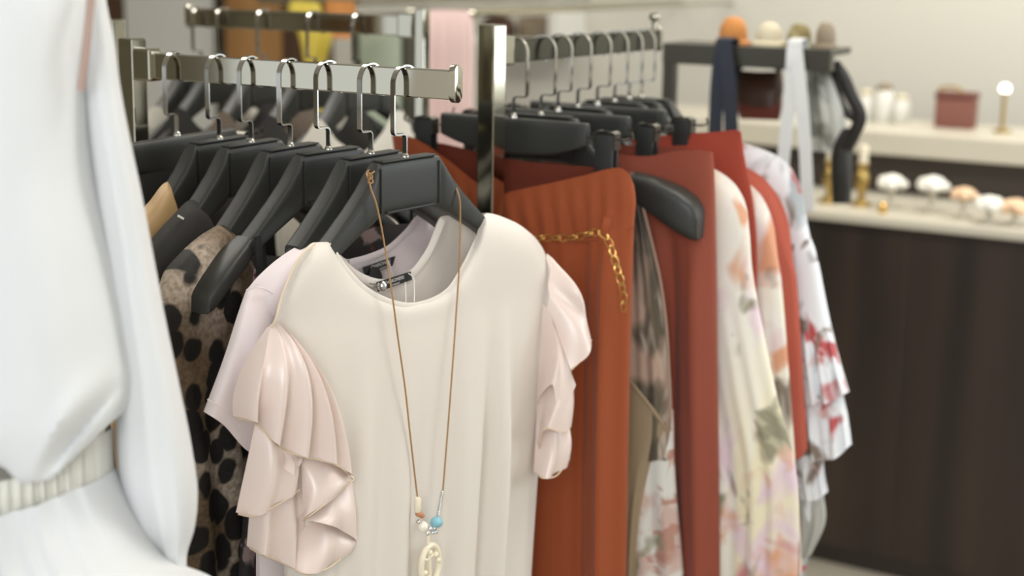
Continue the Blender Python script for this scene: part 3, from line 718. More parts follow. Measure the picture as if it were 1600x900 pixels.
bm = bmesh.new(); sweep(bm, spline([f.px(*p) for p in [(385, 453, -.008), (400, 449, -.019), (420, 455, -.021), (438, 468, -.022)]], 20), .0007, .0007, seg=5); obj('shoulder_seam', bm, M['lilac'], ts)
neck_label(f, [(566, 418), (617, 400), (613, 415), (570, 432)], ts, [('CHAROMERS', (595, 413), .0062), ('LONDON', (598, 419), .0034)], 0, 0, .010)
bm = bmesh.new(); c = f.px(587, 434, .006); lathe(bm, [(.0, -.0012), (.0125, -.0012), (.0135, 0), (.0125, .0012), (0, .0012)], c, 28, (.15, -1, .25)); tg = obj('round_tag', bm, M['label'], ts, label='round black tag')
bm = bmesh.new(); sweep(bm, spline([f.px(*p) for p in [(603, 402, .008), (608, 412, .004), (612, 424, .003), (616, 440, .002)]], 16), .0011, .0004, seg=5); obj('tag_string', bm, M['string'], ts, label='white tag string')

# --- third: dark floral dress hung low on the hanger with the bare shoulder end
f = H[5]
t5 = empty('strap_dress', f.O, f.ang, 'dark floral strap dress below the hanger with the bare shoulder end', 'dress')
def b5(bm):
    rw = [[(396, 420), (440, 426), (520, 388), (600, 352), (680, 348), (710, 380)], [(390, 520), (540, 540), (712, 520)], [(388, 700), (710, 700)], [(372, 900), (715, 900)], [(360, 1250), (720, 1250)]]
    fo = folds(21, .005, [3, 5], .05); sheet(bm, f, rw, [.012, .02, .02, .022, .022], -1, 60, 9, fo); sheet(bm, f, rw, [.01, .016, .018, .018, .018], 1, 60, 9)
garment_obj('bodice', f, M['darkfloral'], parent=t5, build=b5)
for pts in ([(402, 368, -.019), (404, 390, -.018), (406, 430, -.014)], [(402, 350, .010), (410, 400, .012), (414, 440, .012)]):
    bm = bmesh.new(); sweep(bm, spline([f.px(*p) for p in pts], 14), .0045, .0008, side=(1, 0, 0), rect=True); obj('strap', bm, M['black'], t5)

# --- fourth: leopard blouse
f = H[4]
def b4(bm):
    rw = [[(247, 450), (256, 425), (275, 402), (300, 378), (325, 360), (346, 351), (372, 372), (420, 450), (500, 480), (570, 470)],
          [(240, 480), (256, 445), (278, 420), (304, 395), (328, 378), (350, 370), (376, 392), (424, 470), (500, 500), (575, 490)],
          [(238, 560), (400, 560), (590, 520)], [(258, 700), (420, 700), (600, 700)], [(272, 900), (430, 900), (600, 900)], [(280, 1180), (600, 1180)]]
    fo = folds(31, .006, [2.6, 5, 7.5], .06)
    s4 = [(0, 0), (.25, .003), (.36, .012), (1, .012)]
    sheet(bm, f, rw, [s4, .02, .023, .023, .023, .023], -1, 90, 9, fo); sheet(bm, f, rw, [s4, .018, .02, .02, .02, .02], 1, 90, 9, fo)
garment_obj('leopard_blouse', f, M['leopard'], label='leopard print blouse between the black blouse and the bare shoulder end', cat='blouse', build=b4)
# --- black, tan, black skirt
f = H[3]
b3t = empty('black_blouse', f.O, f.ang, 'black blouse between the tan blouse and the leopard print blouse', 'blouse')
def b3(bm):
    rw = [[(205, 415), (235, 375), (265, 342), (300, 312), (318, 325), (360, 390), (440, 400), (520, 370)], [(200, 450), (237, 394), (268, 360), (303, 332), (322, 345), (362, 405), (440, 415), (524, 400)],
          [(205, 560), (530, 520)], [(230, 900), (540, 900)], [(240, 1180), (540, 1180)]]
    s3 = [(0, 0), (.3, .003), (.4, .012), (1, .012)]
    sheet(bm, f, rw, [s3, .019, .02, .02, .02], -1, 70, 9, folds(41, .003, [3, 5], .1)); sheet(bm, f, rw, [s3, .017, .018, .018, .018], 1, 70, 9)
garment_obj('bodice', f, M['black'], parent=b3t, build=b3)
bm = bmesh.new(); sweep(bm, [f.px(278, 337, -.022), f.px(287, 342, -.022)], .0012, .0005, rect=True); obj('tag_string', bm, M['string'], b3t, label='white plastic tag end')
f = H[2]
def b2(bm):
    rw = [[(165, 395), (200, 350), (232, 316), (262, 284), (270, 300), (280, 335), (300, 420), (400, 480), (470, 470)], [(160, 430), (200, 372), (234, 336), (264, 306), (274, 325), (284, 360), (304, 440), (402, 500), (474, 490)],
          [(165, 560), (480, 500)], [(200, 900), (490, 900)], [(210, 1180), (490, 1180)]]
    s2 = [(0, 0), (.3, .003), (.38, .014), (1, .014)]
    sheet(bm, f, rw, [s2, .019, .02, .02, .02], -1, 70, 9, folds(51, .004, [3, 6], .02)); sheet(bm, f, rw, [s2, .017, .018, .018, .018], 1, 70, 9)
garment_obj('tan_blouse', f, M['tan'], label='tan satin blouse on the second hanger from the rack post', cat='blouse', build=b2)
f = H[1]
def b1(bm):
    rw = [[(165, 285), (250, 268), (376, 256)], [(160, 420), (380, 380)], [(165, 700), (385, 700)], [(165, 1200), (385, 1200)]]
    sheet(bm, f, rw, .014, -1, 50, 9, folds(61, .004, [3, 6], .02)); sheet(bm, f, rw, .012, 1, 50, 9)
garment_obj('black_skirt', f, M['black'], label='black skirt clipped to the flat hanger nearest the rack post', cat='skirt', build=b1)

# ------------------------------------------------------------------ garments of the right rail
f = R[1]
tr = empty('wide_trousers', f.O, f.ang, 'burnt orange high-waisted trousers with gold chain belt beside the bright post', 'trousers')
fo_ = folds(71, .004, [2.5, 6], .1)
def or_fold(s, t):
    k = max(0, min(1, (t-.06)/.12)); v = fo_(s, t)
    v += .0028*sin(2*pi*14*s+3*s*s)*math.exp(-((t-.07)/.05)**2)
    return v + k*(-.026*math.exp(-((s-.90)/.06)**2) + .016*math.exp(-((s-.755)/.05)**2) + .004*sin(2*pi*11*s)*max(0, min(1, (s-.7)/.1)))
def bR1(bm, lining=False):  # lining: the back sheet alone, drawn in the shade-darkened orange
    rw = [[(612, 211), (636, 213), (700, 250), (740, 282), (775, 306), (800, 299), (860, 286), (920, 272), (945, 265), (966, 262), (982, 270), (991, 290)],
          [(615, 232), (640, 240), (700, 272), (740, 302), (776, 322), (860, 304), (920, 292), (946, 287), (968, 284), (993, 306)],
          [(640, 385), (775, 380), (850, 374), (940, 368), (991, 352)], [(650, 600), (830, 600), (984, 600)], [(650, 900), (820, 900), (979, 900)], [(650, 1280), (975, 1280)]]
    bk = [r[:] for r in rw]; bk[0] = [(612, 211), (700, 226), (780, 246), (880, 258), (950, 262), (975, 264), (991, 290)]; bk[1] = [(615, 232), (700, 246), (780, 264), (880, 276), (950, 280), (993, 306)]
    (sheet(bm, f, bk, [.012, .014, .016, .016, .016, .016], 1, 70, 10, None, 6) if lining else sheet(bm, f, rw, [.016, .018, .02, .02, .02, .02], -1, 110, 10, or_fold, 6))
garment_obj('legs', f, M['orange'], parent=tr, build=bR1)
garment_obj('back_panel', f, M['lining'], parent=tr, build=lambda bm: bR1(bm, True), label='inside of the back, its shade put into a darker colour')
bm = bmesh.new(); sweep(bm, spline([f.px(*p) for p in [(776, 381, -.021), (850, 376, -.021), (940, 371, -.022), (991, 355, -.008)]], 50), .0016, .0012, seg=6); obj('waist_seam', bm, M['orange'], tr)
bm = bmesh.new(); sweep(bm, spline([f.px(*p) for p in [(950, 340, -.022), (946, 355, -.028), (941, 372, -.028), (938, 386, -.022)]], 14), .005, .0012, side=(1, 0, 0), rect=True); obj('belt_loop', bm, M['orange'], tr)
ch = empty('chain_belt', f.O, f.ang, 'pale gold link chain belt hanging at the waist of the burnt orange trousers', 'chain belt')
path = spline([f.px(*p) for p in [(836, 372, -.026), (850, 372, -.027), (895, 371, -.028), (944, 368, -.030), (952, 380, -.030), (962, 412, -.030), (970, 440, -.028), (974, 462, -.025), (975, 485, -.022)]], 200)
cum = [0]
for a, b in zip(path, path[1:]): cum.append(cum[-1]+np.linalg.norm(b-a))
NL = 17
for k in range(NL):
    sc_ = (k+.5)/NL*cum[-1]; i = min(np.searchsorted(cum, sc_), len(path)-1)
    i0, i1 = max(i-4, 0), min(i+4, len(path)-1); t = Vector(path[i1]-path[i0]).normalized(); hl = cum[-1]/NL*.66
    up = Vector((0, 1, 0)); sd = (t.cross(up)).normalized(); tw = .35 if k % 2 else 1.1
    sd2 = sd*cos(tw) + up*sin(tw)
    bm = bmesh.new(); c = Vector(path[i])
    sweep(bm, [c + t*(hl*cos(a)) + sd2*(.0045*sin(a)) for a in np.linspace(0, 2*pi, 21)[:-1]], .0008, .0008, seg=6, closed=True)
    obj('link', bm, M['gold'], ch)

f = R[2]
hd = empty('halter_dress', f.O, f.ang, 'halter dress with printed satin neck straps between orange and brick trousers', 'dress')
def bR2(bm):
    rw = [[(984, 268), (998, 272)], [(982, 300), (1002, 318)], [(976, 370), (1018, 380)], [(972, 450), (1034, 460)], [(970, 560), (1046, 556)], [(972, 640), (1050, 660)], [(974, 720), (1040, 720)]]
    fo = folds(81, .004, [2, 3.4], .05); sheet(bm, f, rw, [.004, .01, .014, .016, .016, .016, .014], -1, 40, 9, fo); sheet(bm, f, rw, [.004, .01, .012, .014, .014, .014, .014], 1, 40, 9)
garment_obj('neck_strap', f, M['satinprint'], parent=hd, build=bR2)
bm = bmesh.new(); sweep(bm, spline([f.px(*p) for p in [(1001, 310, -.012), (1016, 370, -.014), (1030, 430, -.014), (1040, 500, -.012), (1045, 580, -.012), (1048, 650, -.012)]], 40), .0022, .0015, seg=6); obj('strap_edge', bm, plain('pinkish_satin_edge', (170, 146, 128), .4), hd)
def bR2b(bm):
    rw = [[(955, 575), (984, 596), (1010, 628), (1030, 655), (1044, 674)], [(955, 620), (985, 640), (1010, 665), (1038, 684)], [(955, 720), (1018, 726)], [(955, 800), (1004, 800)], [(955, 920), (994, 920)], [(950, 1250), (990, 1250)]]
    fo = folds(82, .003, [2, 4], .1); sheet(bm, f, rw, [.019, .02, .02, .02, .02, .02], -1, 40, 9, fo); sheet(bm, f, rw, .004, 1, 30, 6)
garment_obj('bodice', f, M['olive'], parent=hd, build=bR2b, label=None)
bm = bmesh.new(); sweep(bm, spline([f.px(*p) for p in [(984, 596, -.022), (1010, 628, -.022), (1030, 655, -.020), (1044, 676, -.010)]], 30), .003, .0015, seg=6); obj('bodice_edge', bm, M['olive'], hd)
def bR2c(bm):
    rw = [[(930, 640), (1052, 640)], [(930, 720), (1054, 720)], [(930, 900), (1068, 900)], [(930, 1260), (1075, 1260)]]
    fo = folds(83, .005, [2, 4.5], 0); sheet(bm, f, rw, [.008, .010, .012, .014], -1, 50, 9, fo); sheet(bm, f, rw, .018, 1, 40, 6)
garment_obj('skirt', f, M['whitefloral'], parent=hd, build=bR2c)

f = R[3]
def bR3(bm):
    rw = [[(840, 222), (900, 226), (960, 240), (1010, 244), (1056, 236), (1090, 234), (1114, 238)], [(850, 260), (960, 270), (1060, 268), (1116, 266)], [(870, 330), (1118, 330)], [(880, 600), (1122, 600)], [(890, 900), (1125, 900)], [(890, 1280), (1125, 1280)]]
    f3 = folds(91, .003, [3, 6], .1)
    def fo(s, t):
        k = max(0, min(1, (t-.08)/.15)); return f3(s, t) + k*(.018*math.exp(-((s-.69)/.05)**2) - .018*math.exp(-((s-.88)/.09)**2))
    bk = [r[:] for r in rw]; bk[0] = [(840, 222), (960, 226), (1056, 230), (1114, 238)]
    sheet(bm, f, rw, [.01, .014, .018, .018, .018, .018], -1, 110, 9, fo, 6); sheet(bm, f, bk, [.01, .012, .014, .014, .014, .014], 1, 50, 9, None, 6)
garment_obj('wide_trousers', f, M['brick'], label='brick red wide trousers clipped between the halter dress and the cream floral dress', cat='trousers', build=bR3)

def right_dress(name, f, m, rw, b, label, cat, seed, parent=None, amp=.004, fr=(3, 6)):
    def bld(bm):
        fo = folds(seed, amp, list(fr), .12); n = len(rw); bb = [b*.35, b*.8]+[b]*(n-2)
        sheet(bm, f, rw, bb, -1, 200 if max(fr) > 15 else 90, 9, fo, 4); sheet(bm, f, rw, [x*.9 for x in bb], 1, 60, 9, None, 4)
    return garment_obj(name, f, m, parent=parent, label=label, cat=cat, build=bld)
right_dress('floral_dress', R[4], M['creamfloral'],
    [[(940, 262), (1040, 240), (1085, 252), (1120, 266), (1146, 285), (1162, 310), (1168, 330)], [(942, 300), (1060, 290), (1120, 296), (1150, 318), (1171, 362)], [(945, 430), (1100, 430), (1177, 430)], [(950, 600), (1210, 600)], [(950, 760), (1246, 750)], [(950, 900), (1246, 900)], [(950, 1250), (1246, 1250)]],
    .02, 'cream yellow floral dress next to the brick red trousers', 'dress', 101, amp=.006, fr=(3, 7, 11))
right_dress('gathered_skirt', R[5], M['rust'],
    [[(900, 215), (1000, 214), (1080, 208), (1120, 206), (1150, 203), (1158, 206)], [(905, 240), (1080, 240), (1162, 236)], [(910, 310), (1176, 308)], [(910, 600), (1178, 600)], [(910, 1150), (1180, 1150)]],
    .015, 'gathered rust red skirt clipped above the two floral dresses', 'skirt', 111, amp=.005, fr=(15, 23))
right_dress('floral_dress', R[6], M['creamfloral2'],
    [[(1000, 262), (1080, 248), (1130, 258), (1164, 282), (1188, 304), (1202, 330), (1210, 356)], [(1002, 300), (1110, 290), (1162, 308), (1194, 338), (1214, 390)], [(1005, 450), (1120, 450), (1222, 450)], [(1005, 600), (1234, 600)], [(1005, 745), (1244, 740)], [(1005, 868), (1252, 862)], [(1005, 1250), (1250, 1250)]],
    .016, 'pale floral dress between the rust red skirt and the brick rose top', 'dress', 121, amp=.006, fr=(3, 7, 11))
right_dress('rose_top', R[7], M['rose'],
    [[(1040, 240), (1110, 236), (1160, 258), (1190, 276), (1214, 304), (1230, 340), (1234, 360)], [(1042, 280), (1150, 285), (1200, 310), (1238, 395)], [(1045, 450), (1246, 450)], [(1050, 560), (1253, 556)], [(1055, 720), (1200, 722), (1248, 718), (1262, 700)]],
    .012, 'brick rose long-sleeved top between two pale floral dresses', 'top', 131)
f = R[8]
wf = empty('ruffle_dress', f.O, f.ang, 'white dress with red flowers and tiered ruffle sleeve, farthest on the right rail', 'dress')
right_dress('bodice', f, M['redfloral'],
    [[(1060, 235), (1110, 214), (1165, 225), (1212, 242), (1236, 262), (1250, 290), (1257, 318)], [(1062, 270), (1165, 258), (1225, 282), (1262, 350)], [(1065, 420), (1278, 412)], [(1070, 560), (1284, 540)], [(1075, 700), (1282, 690)], [(1080, 800), (1285, 780)], [(1085, 900), (1262, 872)], [(1085, 1200), (1262, 1200)]],
    .018, None, None, 141, parent=wf)
bm = bmesh.new()
sheet(bm, f, [[(1230, 420), (1279, 408)], [(1235, 500), (1296, 495)], [(1240, 575), (1312, 560)], [(1246, 634), (1290, 630), (1327, 612)]], [.02, .026, .032, .036], -1, 40, 8, folds(5, .008, [3, 5], .4)); sheet(bm, f, [[(1230, 420), (1279, 408)], [(1235, 500), (1296, 495)], [(1240, 575), (1312, 560)], [(1246, 634), (1327, 612)]], .03, 1, 30, 8)
obj('ruffle', bm, M['redfloral'], wf)
bm = bmesh.new(); rw = [[(1240, 600), (1312, 596)], [(1244, 660), (1324, 645)], [(1250, 722), (1300, 718), (1331, 694)]]
sheet(bm, f, rw, [.022, .03, .034], -1, 40, 8, folds(6, .008, [3, 5], .3)); sheet(bm, f, rw, .03, 1, 30, 8); obj('ruffle', bm, M['redfloral'], wf)
bm = bmesh.new(); rw = [[(1236, 690), (1286, 690)], [(1240, 740), (1288, 735)], [(1246, 782), (1275, 782), (1294, 768)]]
sheet(bm, f, rw, [.02, .026, .028], -1, 30, 8, folds(7, .006, [2, 4], .3)); sheet(bm, f, rw, .024, 1, 24, 8); obj('ruffle', bm, M['redfloral'], wf)
bm = bmesh.new(); rw = [[(1225, 760), (1286, 765)], [(1228, 830), (1290, 815)], [(1232, 892), (1268, 866)]]
sheet(bm, f, rw, [.014, .016, .014], -1, 24, 8, folds(8, .004, [2, 4], .1)); sheet(bm, f, rw, .014, 1, 24, 8); obj('lining', bm, M['sheer'], wf, label='sheer grey-white lining')

# ------------------------------------------------------------------ white dress on a stand, close on the left
f = Fr(P(60, 420, 1.13), radians(-8))
wd = empty('white_dress', f.O, f.ang, 'white long-sleeved dress with elastic waist, close at the left edge', 'dress')
def smooth_rows(pairs): return [[(l, yl), ((l+r)/2, (yl+yr)/2), (r, yr)] for l, yl, r, yr in pairs]
fob0 = folds(151, .006, [1.2, 2.4], .15)
def fob(s, t):
    v = fob0(s, t)
    if s > .72:                              # the blouson hem's soft diagonal fold
        tc = .885 - (s-.80)*.42; k = min(1, (s-.72)/.08)
        v += k*(.022*math.exp(-((t-tc)/.022)**2) - .012*math.exp(-((t-tc+.05)/.03)**2))
    return v
def bb_(bm):
    rw = [[(-300, -80), (-80, -70), (150, -60)], [(-320, 0), (-80, 0), (150, 0)], [(-330, 150), (-80, 150), (140, 145)], [(-340, 280), (-80, 280), (150, 262)], [(-345, 420), (-80, 420), (180, 400)], [(-345, 560), (-80, 560), (206, 520)],
          [(-340, 680), (-100, 690), (60, 690), (140, 650), (200, 612), (218, 604)], [(-320, 760), (-120, 740), (0, 728), (36, 750), (80, 745), (120, 712), (165, 668), (207, 632)], [(-300, 770), (-120, 745), (0, 722), (36, 742), (80, 736), (118, 704), (160, 664), (196, 640)]]
    sheet(bm, f, rw, [.07, .085, .095, .10, .115, .125, .13, .115, .09], -1, 90, 10, fob, 2.6)
    sheet(bm, f, rw, [.07, .085, .095, .10, .11, .11, .11, .10, .08], 1, 60, 10, None, 2.6)
garment_obj('bodice', f, M['white'], parent=wd, build=bb_)
def slv(bm):
    rw = [[(112, -60), (160, -60)], [(116, 0), (166, 0)], [(122, 60), (178, 60)], [(128, 140), (189, 140)], [(134, 200), (200, 200)], [(146, 300), (221, 300)], [(160, 400), (240, 400)], [(172, 500), (259, 500)], [(182, 600), (280, 600)], [(182, 700), (300, 700)], [(190, 770), (309, 770)], [(212, 830), (304, 825)], [(236, 868), (292, 868)], [(250, 905), (292, 900)]]
    sheet(bm, f, rw, [.03, .03, .034, .036, .04, .044, .046, .05, .054, .056, .054, .046, .03, .026], -1, 50, 8, folds(161, .0022, [1.5, 2.6], .1), 2.4)
    sheet(bm, f, rw, [.03, .03, .034, .036, .04, .044, .046, .05, .054, .056, .054, .046, .03, .026], 1, 40, 8, None, 2.4)
garment_obj('sleeve', f, M['white'], parent=wd, build=slv)
bm = bmesh.new(); sweep(bm, spline([f.px(*p) for p in [(144, -30, -.045), (139, 30, -.055), (133, 90, -.058), (127, 140, -.055)]], 30), .0035, .003, side=(1, 0, 0), seg=8); obj('placket', bm, M['brown_trim'], wd, label='taupe lining edge')
def wb(bm):
    up = [(-260, 760), (-100, 762), (0, 752), (60, 735), (120, 700), (177, 668)]; lo = [(-260, 840), (-100, 842), (0, 812), (60, 795), (120, 770), (160, 752), (180, 738)]
    mid = [(-260, 800), (-100, 802), (0, 782), (60, 765), (120, 737), (178, 704)]
    def ruch(s, t): return .0032*sin(2*pi*46*s+1.5*sin(9*s)) + .002*sin(2*pi*71*s)
    sheet(bm, f, [up, mid, lo], [.095, .10, .095], -1, 260, 8, ruch, 2.4); sheet(bm, f, [up, mid, lo], [.09, .09, .09], 1, 60, 8, None, 2.4)
garment_obj('waistband', f, M['offwhite'], parent=wd, build=wb)
def sk(bm):
    rw = [[(-260, 835), (-100, 836), (0, 806), (60, 788), (120, 764), (160, 746), (181, 730)], [(-290, 880), (-100, 880), (60, 850), (150, 820), (212, 792)], [(-320, 940), (-60, 930), (120, 900), (262, 868)], [(-340, 1000), (0, 1000), (230, 960), (335, 905)], [(-370, 1250), (0, 1250), (380, 1200)], [(-400, 1900), (420, 1900)]]
    sheet(bm, f, rw, [.10, .125, .15, .17, .2, .22], -1, 110, 10, folds(171, .005, [3, 5, 8, 12], -.2), 2.4); sheet(bm, f, rw, [.09, .12, .15, .17, .2, .22], 1, 60, 10, None, 2.4)
garment_obj('skirt', f, M['white'], parent=wd, build=sk)
st = f.px(-90, 420, 0); stw = f.O + f.ex*st[0] + f.ey*st[1]
ms = empty('dress_stand', (stw[0], stw[1], 0), 0, 'dress stand carrying the white dress at the left edge', 'dress stand')
bm = bmesh.new(); lathe(bm, [(.16, 0), (.16, .012), (.03, .02), (.014, .03), (.014, .95)], seg=24); obj('pole', bm, M['dull_steel'], ms)
bm = bmesh.new(); lathe(bm, [(.03, .93), (.075, .98), (.07, 1.1), (.055, 1.3), (.05, 1.5), (.03, 1.62), (0, 1.63)], seg=24); obj('torso', bm, M['stone'], ms)

# ------------------------------------------------------------------ rail behind: hangers with clothes
g3lab = ['black hanger holding a light grey top at the free end of the rail behind', 'black hanger with a black jacket on the rail behind', 'black hanger with a brown knit on the rail behind', 'black hanger with a black top next to the grey one on the rail behind', 'black hanger with a stone grey top nearest the post on the rail behind']
cloth3 = [('stone', 'light grey top at the free end of the rail behind', 'light_top', 'top'), ('black', 'black jacket on the rail behind, second from its free end', 'black_jacket', 'jacket'), ('taupe', 'taupe brown knit in the middle of the rail behind', 'brown_knit', 'knit top'),
          ('black', 'black top on the rail behind, next to the stone grey one', 'dark_shirt', 'top'), ('stone', 'stone grey top nearest the post on the rail behind', 'grey_top', 'top')]
for i, (px, py) in enumerate(((313, 26), (350, 26), (413, 27), (492, 27), (562, 28))):
    fr = hang('suit', px, py, B3, d1, rnd.uniform(-4, 4), g3lab[i], g3)
    m, lb, nm, ct = cloth3[i]
    def loc2px(x, z, fr=fr):
        q = fr.O + fr.ex*x + np.array([0, 0, z]); d = q-CC; zz = d @ F; return (800+FPX*(d @ CR)/zz, CY-FPX*(d @ CU)/zz)
    rw = [[loc2px(*p) for p in [(-.215, -.155), (-.19, -.118), (-.15, -.088), (-.11, -.06), (-.06, -.10), (0, -.125), (.06, -.10), (.11, -.06), (.15, -.088), (.19, -.118), (.215, -.155)]],
          [loc2px(*p) for p in [(-.22, -.2), (-.15, -.13), (-.06, -.13), (0, -.145), (.06, -.13), (.15, -.13), (.22, -.2)]], [loc2px(-.2, -.35), loc2px(.2, -.35)], [loc2px(-.19, -.75), loc2px(.19, -.75)]]
    def b3b(bm, rw=rw, fr=fr, i=i):
        fo = folds(200+i, .005, [3, 5], .1); sheet(bm, fr, rw, [.012, .024, .026, .028], -1, 70, 8, fo); sheet(bm, fr, rw, [.012, .022, .024, .026], 1, 60, 8)
    garment_obj(nm, fr, M[m], label=lb, cat=ct, build=b3b)

# ------------------------------------------------------------------ counter at the back
ledge_z = float(on_plane(1290, 345, room(0, D1-.02), B_)[2])
top_b = D1 + .34
top_z = float(on_plane(1500, 252, room(0, top_b-.02), B_)[2])
ca0, ca1 = back_a(905, 300, D1), AR-.02
cmid = room((ca0+ca1)/2, D1+.3, 0)
ct = empty('display_counter', cmid, ROOM, 'dark wood display counter with cream stone ledge and top at the back right', 'counter')
o = slab('cabinet', ca0, ca1, D1, D1+.62, .06, ledge_z-.0, M['darkwood'], ct)
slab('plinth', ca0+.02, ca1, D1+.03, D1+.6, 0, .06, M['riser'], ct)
slab('ledge', ca0-.01, ca1, D1-.02, D1+.40, ledge_z, ledge_z+.022, M['stonetop'], ct, bev=.004)
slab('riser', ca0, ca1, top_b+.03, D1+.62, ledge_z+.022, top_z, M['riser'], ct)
slab('top', ca0-.01, ca1, top_b-.02, D1+.66, top_z, top_z+.062, M['stonetop'], ct, bev=.006)
for k in range(6):
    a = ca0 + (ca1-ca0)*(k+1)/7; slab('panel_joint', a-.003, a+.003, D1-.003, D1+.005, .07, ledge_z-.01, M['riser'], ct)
LZ = ledge_z+.022; TZ = top_z+.062
def on_level(px, py, z): return on_plane(px, py, (0, 0, z), np.array([0, 0, 1.]))
def at_b(px, b): # point on a standing plane at room distance b, seen at column px
    return on_plane(px, 300, room(0, b), B_)
def stand_at(px, b, z): q = at_b(px, b); return np.array([q[0], q[1], z])
def scale_at(q): return ((np.asarray(q)-CC) @ F)/FPX
# ledge ornaments
def candlestick(px, b, h, label):
    q = stand_at(px, b, LZ); r = empty('candlestick', q, 0, label, 'candlestick', 'brass candlesticks on the counter ledge')
    bm = bmesh.new(); lathe(bm, [(.026, 0), (.027, .006), (.012, .014), (.008, .03), (.016, .05), (.019, .07), (.012, .09), (.008, h*.62), (.014, h*.68), (.016, h*.72)], seg=20); obj('stem', bm, M['brass'], r)
    bm = bmesh.new(); lathe(bm, [(.011, h*.72), (.0115, h), (.003, h+.004), (0, h+.004)], seg=16); obj('candle', bm, M['ivory'], r)
candlestick(1296, D1+.12, .15, 'brass candlestick on the counter ledge nearest the white ribbon')
candlestick(1346, D1+.12, .15, 'brass candlestick on the counter ledge below the black bag strap')
def flower(px, b, rad, h, m, label, seed):
    q = stand_at(px, b, LZ); r = empty('fabric_flower', q, 0, label, 'ornament', 'pale ornaments on the counter ledge'); rr = random.Random(seed)
    bm = bmesh.new(); lathe(bm, [(rad*.5, 0), (rad*.55, .004), (rad*.2, .012), (rad*.15, h*.5), (rad*.3, h*.62)], seg=16); obj('stand', bm, M['stonetop'], r)
    bm = bmesh.new()
    for k in range(11):
        a = 2*pi*k/11+rr.uniform(-.2, .2); e = (.3, .75)[k % 2]; d = rad*.62*cos(e)
        ball(bm, (d*cos(a), d*sin(a), h*.72+rad*.55*sin(e)), rad*.42, rad*.42, rad*.3, 10)
    ball(bm, (0, 0, h*.75+rad*.4), rad*.35, seg=10); obj('petals', bm, M[m], r)
flower(1393, D1+.13, .040, .075, 'flower', 'white flower ornament on the counter ledge beside the candlesticks', 1)
flower(1457, D1+.14, .042, .078, 'flower', 'round white flower ornament in the middle of the counter ledge', 2)
flower(1507, D1+.10, .034, .066, 'peach', 'peach and white flower ornament on the counter ledge', 3)
flower(1548, D1+.05, .040, .050, 'flower', 'low white flower ornament near the right end of the ledge', 4)
flower(1590, D1+.06, .040, .046, 'peach', 'low peach flower ornament at the right edge of the frame', 5)
q = stand_at(1381, D1+.04, LZ); bm = bmesh.new(); lathe(bm, [(.009, 0), (.011, .004), (.010, .022), (.006, .026), (0, .027)], seg=16); tag(obj('perfume_cap', bm, M['gold'], None, q), 'small shiny gold cap on the front of the counter ledge', 'ornament')
# on the counter top
q = stand_at(1485, top_b+.2, TZ); bk = empty('wicker_box', q, ROOM, 'red-brown woven box standing on the cream counter top', 'box'); w = 58*scale_at(q)
bm = bmesh.new(); bx(bm, 0, 0, w*.40, w, w*.7, w*.80, .006); obj('body', bm, M['woven'], bk)
bm = bmesh.new(); bx(bm, 0, 0, w*.87, w*1.06, w*.76, w*.16, .006); obj('lid', bm, plain('dark_wicker', (104, 58, 48), .7, bump=(90, .8, .004)), bk)
bm = bmesh.new(); sweep(bm, [(w*.3*cos(a)-.02, 0, w*.95+w*.13*sin(a)) for a in np.linspace(0, pi, 16)], .004, .004, seg=8); obj('handle', bm, M['brass'], bk)
q = stand_at(1558, top_b+.16, TZ); s_ = scale_at(q); gz = float(on_plane(1558, 138, q, B_)[2])-TZ
gl = empty('globe_lamp', q, 0, 'small lit white globe lamp on a brass stand at the right end of the counter', 'lamp')
bm = bmesh.new(); lathe(bm, [(.024, 0), (.024, .006), (.006, .010), (.005, gz-.012), (.012, gz-.008)], seg=18); obj('stand', bm, M['brass'], gl)
bm = bmesh.new(); ball(bm, (0, 0, gz), .0125, seg=16); obj('globe', bm, M['globe'], gl, label='lit white globe')
for k, (px, wpx, hpx, m, lb) in enumerate(((1345, 24, 50, 'hatbeige', 'beige display block on the counter top beside the black strap'), (1372, 30, 62, 'bagtaupe', 'taller olive-topped pot on the counter top'), (1400, 26, 46, 'hatbeige', 'pale display jar on the counter top, left of the woven box'))):
    q = stand_at(px, top_b+.22, TZ); s_ = scale_at(q); r_, h_ = wpx*s_/2, hpx*s_
    r = empty('display_jar', q, 0, lb, 'jar', 'pale jars on the counter top'); bm = bmesh.new(); lathe(bm, [(r_*.8, 0), (r_, r_*.3), (r_, h_*.7), (r_*.7, h_*.8)], seg=20); obj('body', bm, M['wallwhite'], r)
    bm = bmesh.new(); lathe(bm, [(r_*.8, h_*.8), (r_*.85, h_*.9), (r_*.3, h_*.97), (0, h_)], seg=20); obj('lid', bm, M[m], r)

